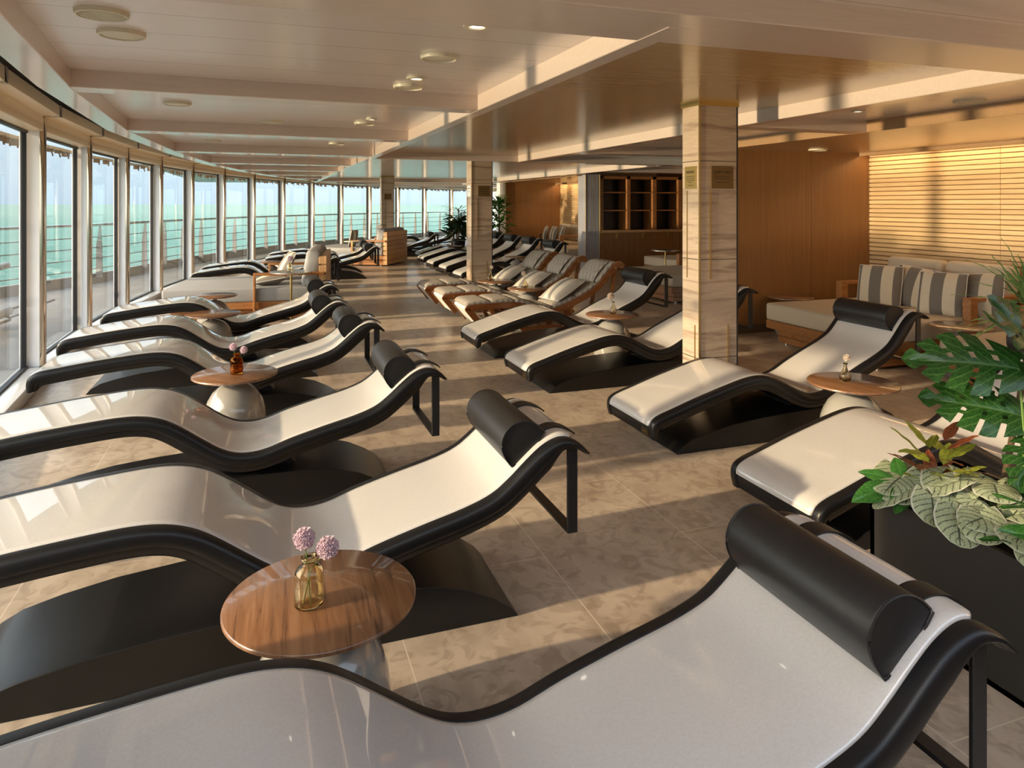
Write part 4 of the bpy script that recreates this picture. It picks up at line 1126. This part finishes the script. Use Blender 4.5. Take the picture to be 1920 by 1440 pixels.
def leaf_mesh(L0, W0, kind='plain', curl=.25, nu=18, nv=6, fold=.25):
    """flat leaf in local XY growing along +X, with its own uv: u along, v out from the midrib"""
    vs = []; fs = []; uvs = []
    for side in (1, -1):
        for i in range(nu + 1):
            u = i / nu
            if kind == 'monstera': w = (math.sin(math.pi * min(1, u * .92 + .08)) ** .6) * (1.15 - .55 * u); back = -.28 * math.exp(-u * 7)
            elif kind == 'round': w = (math.sin(math.pi * (u * .86 + .14)) ** .5); back = -.30 * math.exp(-u * 5)
            elif kind == 'blade': w = (math.sin(math.pi * (u * .95 + .04)) ** .7); back = 0
            else: w = (math.sin(math.pi * (u ** .8)) ** .8) if 0 < u < 1 else 0; back = 0
            for j in range(nv + 1):
                v = j / nv
                y = side * v * w * W0 / 2; x = u * L0 + (v * (.22 if kind != 'round' else .04) * W0 + back * v * L0) * (1 if kind != 'blade' else 0)
                z = -curl * L0 * (u ** 2) + fold * abs(y) - (v ** 2) * w * W0 * .16 + .012 * L0 * math.sin(u * 17) * v
                vs.append((x, y, z)); uvs.append((u, v))
    K = (nu + 1) * (nv + 1)
    for s_ in range(2):
        for i in range(nu):
            for j in range(nv):
                if kind == 'monstera':
                    if j >= nv * .42 and (i % 4 == 3) and i < nu - 2: continue
                    if j == 1 and (i % 4 == 3) and 2 < i < nu - 6 and nv > 5: continue
                a = s_ * K + i * (nv + 1) + j; q = (a, a + nv + 1, a + nv + 2, a + 1)
                fs.append(q if s_ == 0 else q[::-1])
    me = bpy.data.meshes.new('leaf'); me.from_pydata(vs, [], fs)
    ul = me.uv_layers.new(name='leaf')
    for lp in me.loops: ul.data[lp.index].uv = uvs[lp.vertex_index]
    for p in me.polygons: p.use_smooth = True
    return me


LM = {}


def leaf(parent, base, az, el, L0, kind, mat, W=None, roll=0, curl=.25, stem=True, origin=(0, 0, 0), name='leaf'):
    """a leaf whose blade starts at `base`, pointing to azimuth az and elevation el, on a stalk from origin"""
    W = W or L0 * .8; key = (kind, round(L0 / W, 1), round(curl, 1), mat.name)
    if key not in LM:
        LM[key] = leaf_mesh(1, W / L0, kind, curl); LM[key].materials.append(mat)
    o = bpy.data.objects.new(name, LM[key]); col.objects.link(o); o.parent = parent
    o.location = base; o.scale = (L0, L0, L0); o.rotation_euler = (Matrix.Rotation(R_(az), 3, 'Z') @ Matrix.Rotation(-R_(el), 3, 'Y') @ Matrix.Rotation(R_(roll), 3, 'X')).to_euler()
    if stem:
        m = MB(); a = Vector(origin); c = Vector(base); mid = (a + c) / 2 + Vector((0, 0, .12 * (c - a).length))
        m.tube(cr_spline([tuple(a), tuple(mid), tuple(c)], 5), .0045 if L0 > .2 else .0025, 6); m.build('stalk', STEMG, parent)
    return o


# black planter
pb_ = empty('planter_box', (2.27, -.6, 0)); tag(pb_, 'long matt black planter box in the right foreground', 'planter')
b = MB(); x0, x1, y0, y1, zt = 0, .62, 0, 2.75, .46
b.box(x0, x1, y0, y1, 0, .02); b.box(x0, x0 + .02, y0, y1, 0, zt); b.box(x1 - .02, x1, y0, y1, 0, zt); b.box(x0, x1, y0, y0 + .02, 0, zt); b.box(x0, x1, y1 - .02, y1, 0, zt); b.build('box', PLANT, pb_, smooth=False)
b = MB(); b.box(x0 + .02, x1 - .02, y0 + .02, y1 - .02, .3, .415); b.build('soil', SOIL, pb_, smooth=False)

# monstera
mo = empty('monstera_plant', (2.66, 1.80, .415)); tag(mo, 'tall monstera with big split leaves in the black planter', 'plant')
mdat = [((.03, .06, .56), 150, 8, .42, -48), ((.05, .06, .38), 152, 14, .38, -46), ((.10, .02, .56), 75, 42, .34, 40), ((.04, .0, .30), 205, -22, .27, -20), ((.08, -.02, .24), 190, -38, .28, -10),
        ((.16, -.04, .44), 235, 20, .30, -10), ((.20, .10, .50), 20, 20, .34, 20), ((.14, .14, .34), 100, 20, .28, -20), ((.0, -.16, .26), 225, -25, .24, 0), ((.22, -.08, .30), -60, 0, .30, 0), ((.10, .04, .62), 170, 55, .30, -60)]
for bs, az, el, L0, roll in mdat: leaf(mo, bs, az, el, L0 * .78, 'monstera', LMON, L0 * .70, roll, .18)
# begonia
be = empty('begonia_plant', (2.49, 1.84, .44)); tag(be, 'silver leaved begonia with dark veins at the planter edge', 'plant')
rr = random.Random(11)
for k in range(44):
    a = k * 2.4; rad = .03 + .21 * (((k + .5) / 44) ** .5); x = rad * math.cos(a) * .85; y = rad * math.sin(a) * 1.55
    leaf(be, (x, y, .135 - .32 * rad + rr.uniform(-.01, .025)), 212 + rr.uniform(-85, 85), rr.uniform(-38, 4), rr.uniform(.115, .155), 'round', LBEG, .15, rr.uniform(-18, 18), .12, origin=(x * .3, y * .5, 0))
cr_ = empty('croton_plant', (2.50, 2.07, .415)); tag(cr_, 'low yellow and red croton behind the begonia', 'plant')
for k in range(22):
    a = k * 137.5; rad = .02 + .07 * ((k * .37) % 1)
    leaf(cr_, (rad * math.cos(R_(a)), rad * math.sin(R_(a)) * .5, .06 + .008 * k), a, rr.uniform(10, 60), rr.uniform(.10, .15), 'plain', LCRO if k % 3 else LRED, .05, rr.uniform(-20, 20), .2, stem=False)
pl = empty('leafy_plant', (2.48, 1.36, .415)); tag(pl, 'glossy deep green leaves drooping over the planter rim', 'plant')
for k in range(26):
    a = k * 137.5; rad = .05 + .12 * ((k * .53) % 1)
    leaf(pl, (rad * math.cos(R_(a)), rad * math.sin(R_(a)) * 2.2, .06 + .006 * k), a, rr.uniform(-5, 40), rr.uniform(.14, .20), 'plain', LLIL, .09, rr.uniform(-20, 20), .35, origin=(0, 0, 0))
gl_ = empty('leafy_plant', (2.35, 2.06, .415)); tag(gl_, 'single glossy green leaf cluster at the planter corner', 'plant')
for az, el, l_ in ((172, -8, .19), (215, -12, .15), (130, 12, .13), (60, 30, .12)): leaf(gl_, (.02 * math.cos(R_(az)), .02 * math.sin(R_(az)), .10), az, el, l_, 'plain', LLIL, l_ * .5, -25, .2, origin=(0, 0, 0))
pa_ = empty('fan_palm', (3.02, 2.02, 0)); pa_.location = (2.82, 2.02, .415); tag(pa_, 'spiky palm rising at the right edge of the planter', 'plant')
b = MB(); b.tube([(0, 0, 0), (.10, .0, .35), (.20, .0, .74)], .012, 8); b.build('trunk', TRUNK, pa_)
for k in range(60):
    a = k * 137.5; leaf(pa_, (.20, .0, .72 + .001 * k), a, rr.uniform(-25, 75), rr.uniform(.22, .34), 'blade', LPAL, .014, 0, rr.choice((.1, .3)), stem=False)


def bush(name, x, y, z, h, n, mat, kind, L0, W, lab, pot=True, spread=.35, el=(-20, 60), lo=.2):
    e0 = empty(name, (x, y, 0)); tag(e0, lab, 'plant')
    if pot:
        m = MB(); m.lathe([(0, 0), (.17, 0), (.22, z), (.20, z), (.19, z - .03), (0, z - .03)], 24); m.build('pot', PLANT, e0)
    m = MB(); m.tube([(0, 0, z - .03), (.02, .0, h * .6), (0, .02, h)], .02, 8); m.build('stem', TRUNK, e0)
    q = random.Random(int(x * 100))
    for k in range(n):
        a = k * 137.5; zz = z + (h - z) * (lo + (1 - lo) * (k / n)); rad = spread * q.uniform(.1, 1) * (1 - .6 * k / n)
        leaf(e0, (rad * math.cos(R_(a)), rad * math.sin(R_(a)), zz), a + q.uniform(-30, 30), q.uniform(*el), L0 * q.uniform(.7, 1.2), kind, mat, W, q.uniform(-30, 30), .3, stem=False)


bush('potted_plant', 5.45, 20.25, .5, 1.2, 90, LDRK, 'plain', .34, .14, 'dark broad leaved plant left of the middle column', spread=.28)
bush('potted_palm', 5.75, 21.3, .5, 1.45, 80, LDRK, 'blade', .5, .03, 'dark feathery plant behind the broad leaved one', spread=.2)
bush('potted_shrub', 6.70, 20.2, .5, 1.75, 100, LLIL, 'plain', .24, .10, 'sunlit green shrub right of the middle column', spread=.38)
bush('potted_palm', 6.95, 20.9, .5, 1.6, 60, LPAL, 'blade', .52, .035, 'tall spiky palm beside the white end pilaster', spread=.1, lo=.7, el=(20, 85))
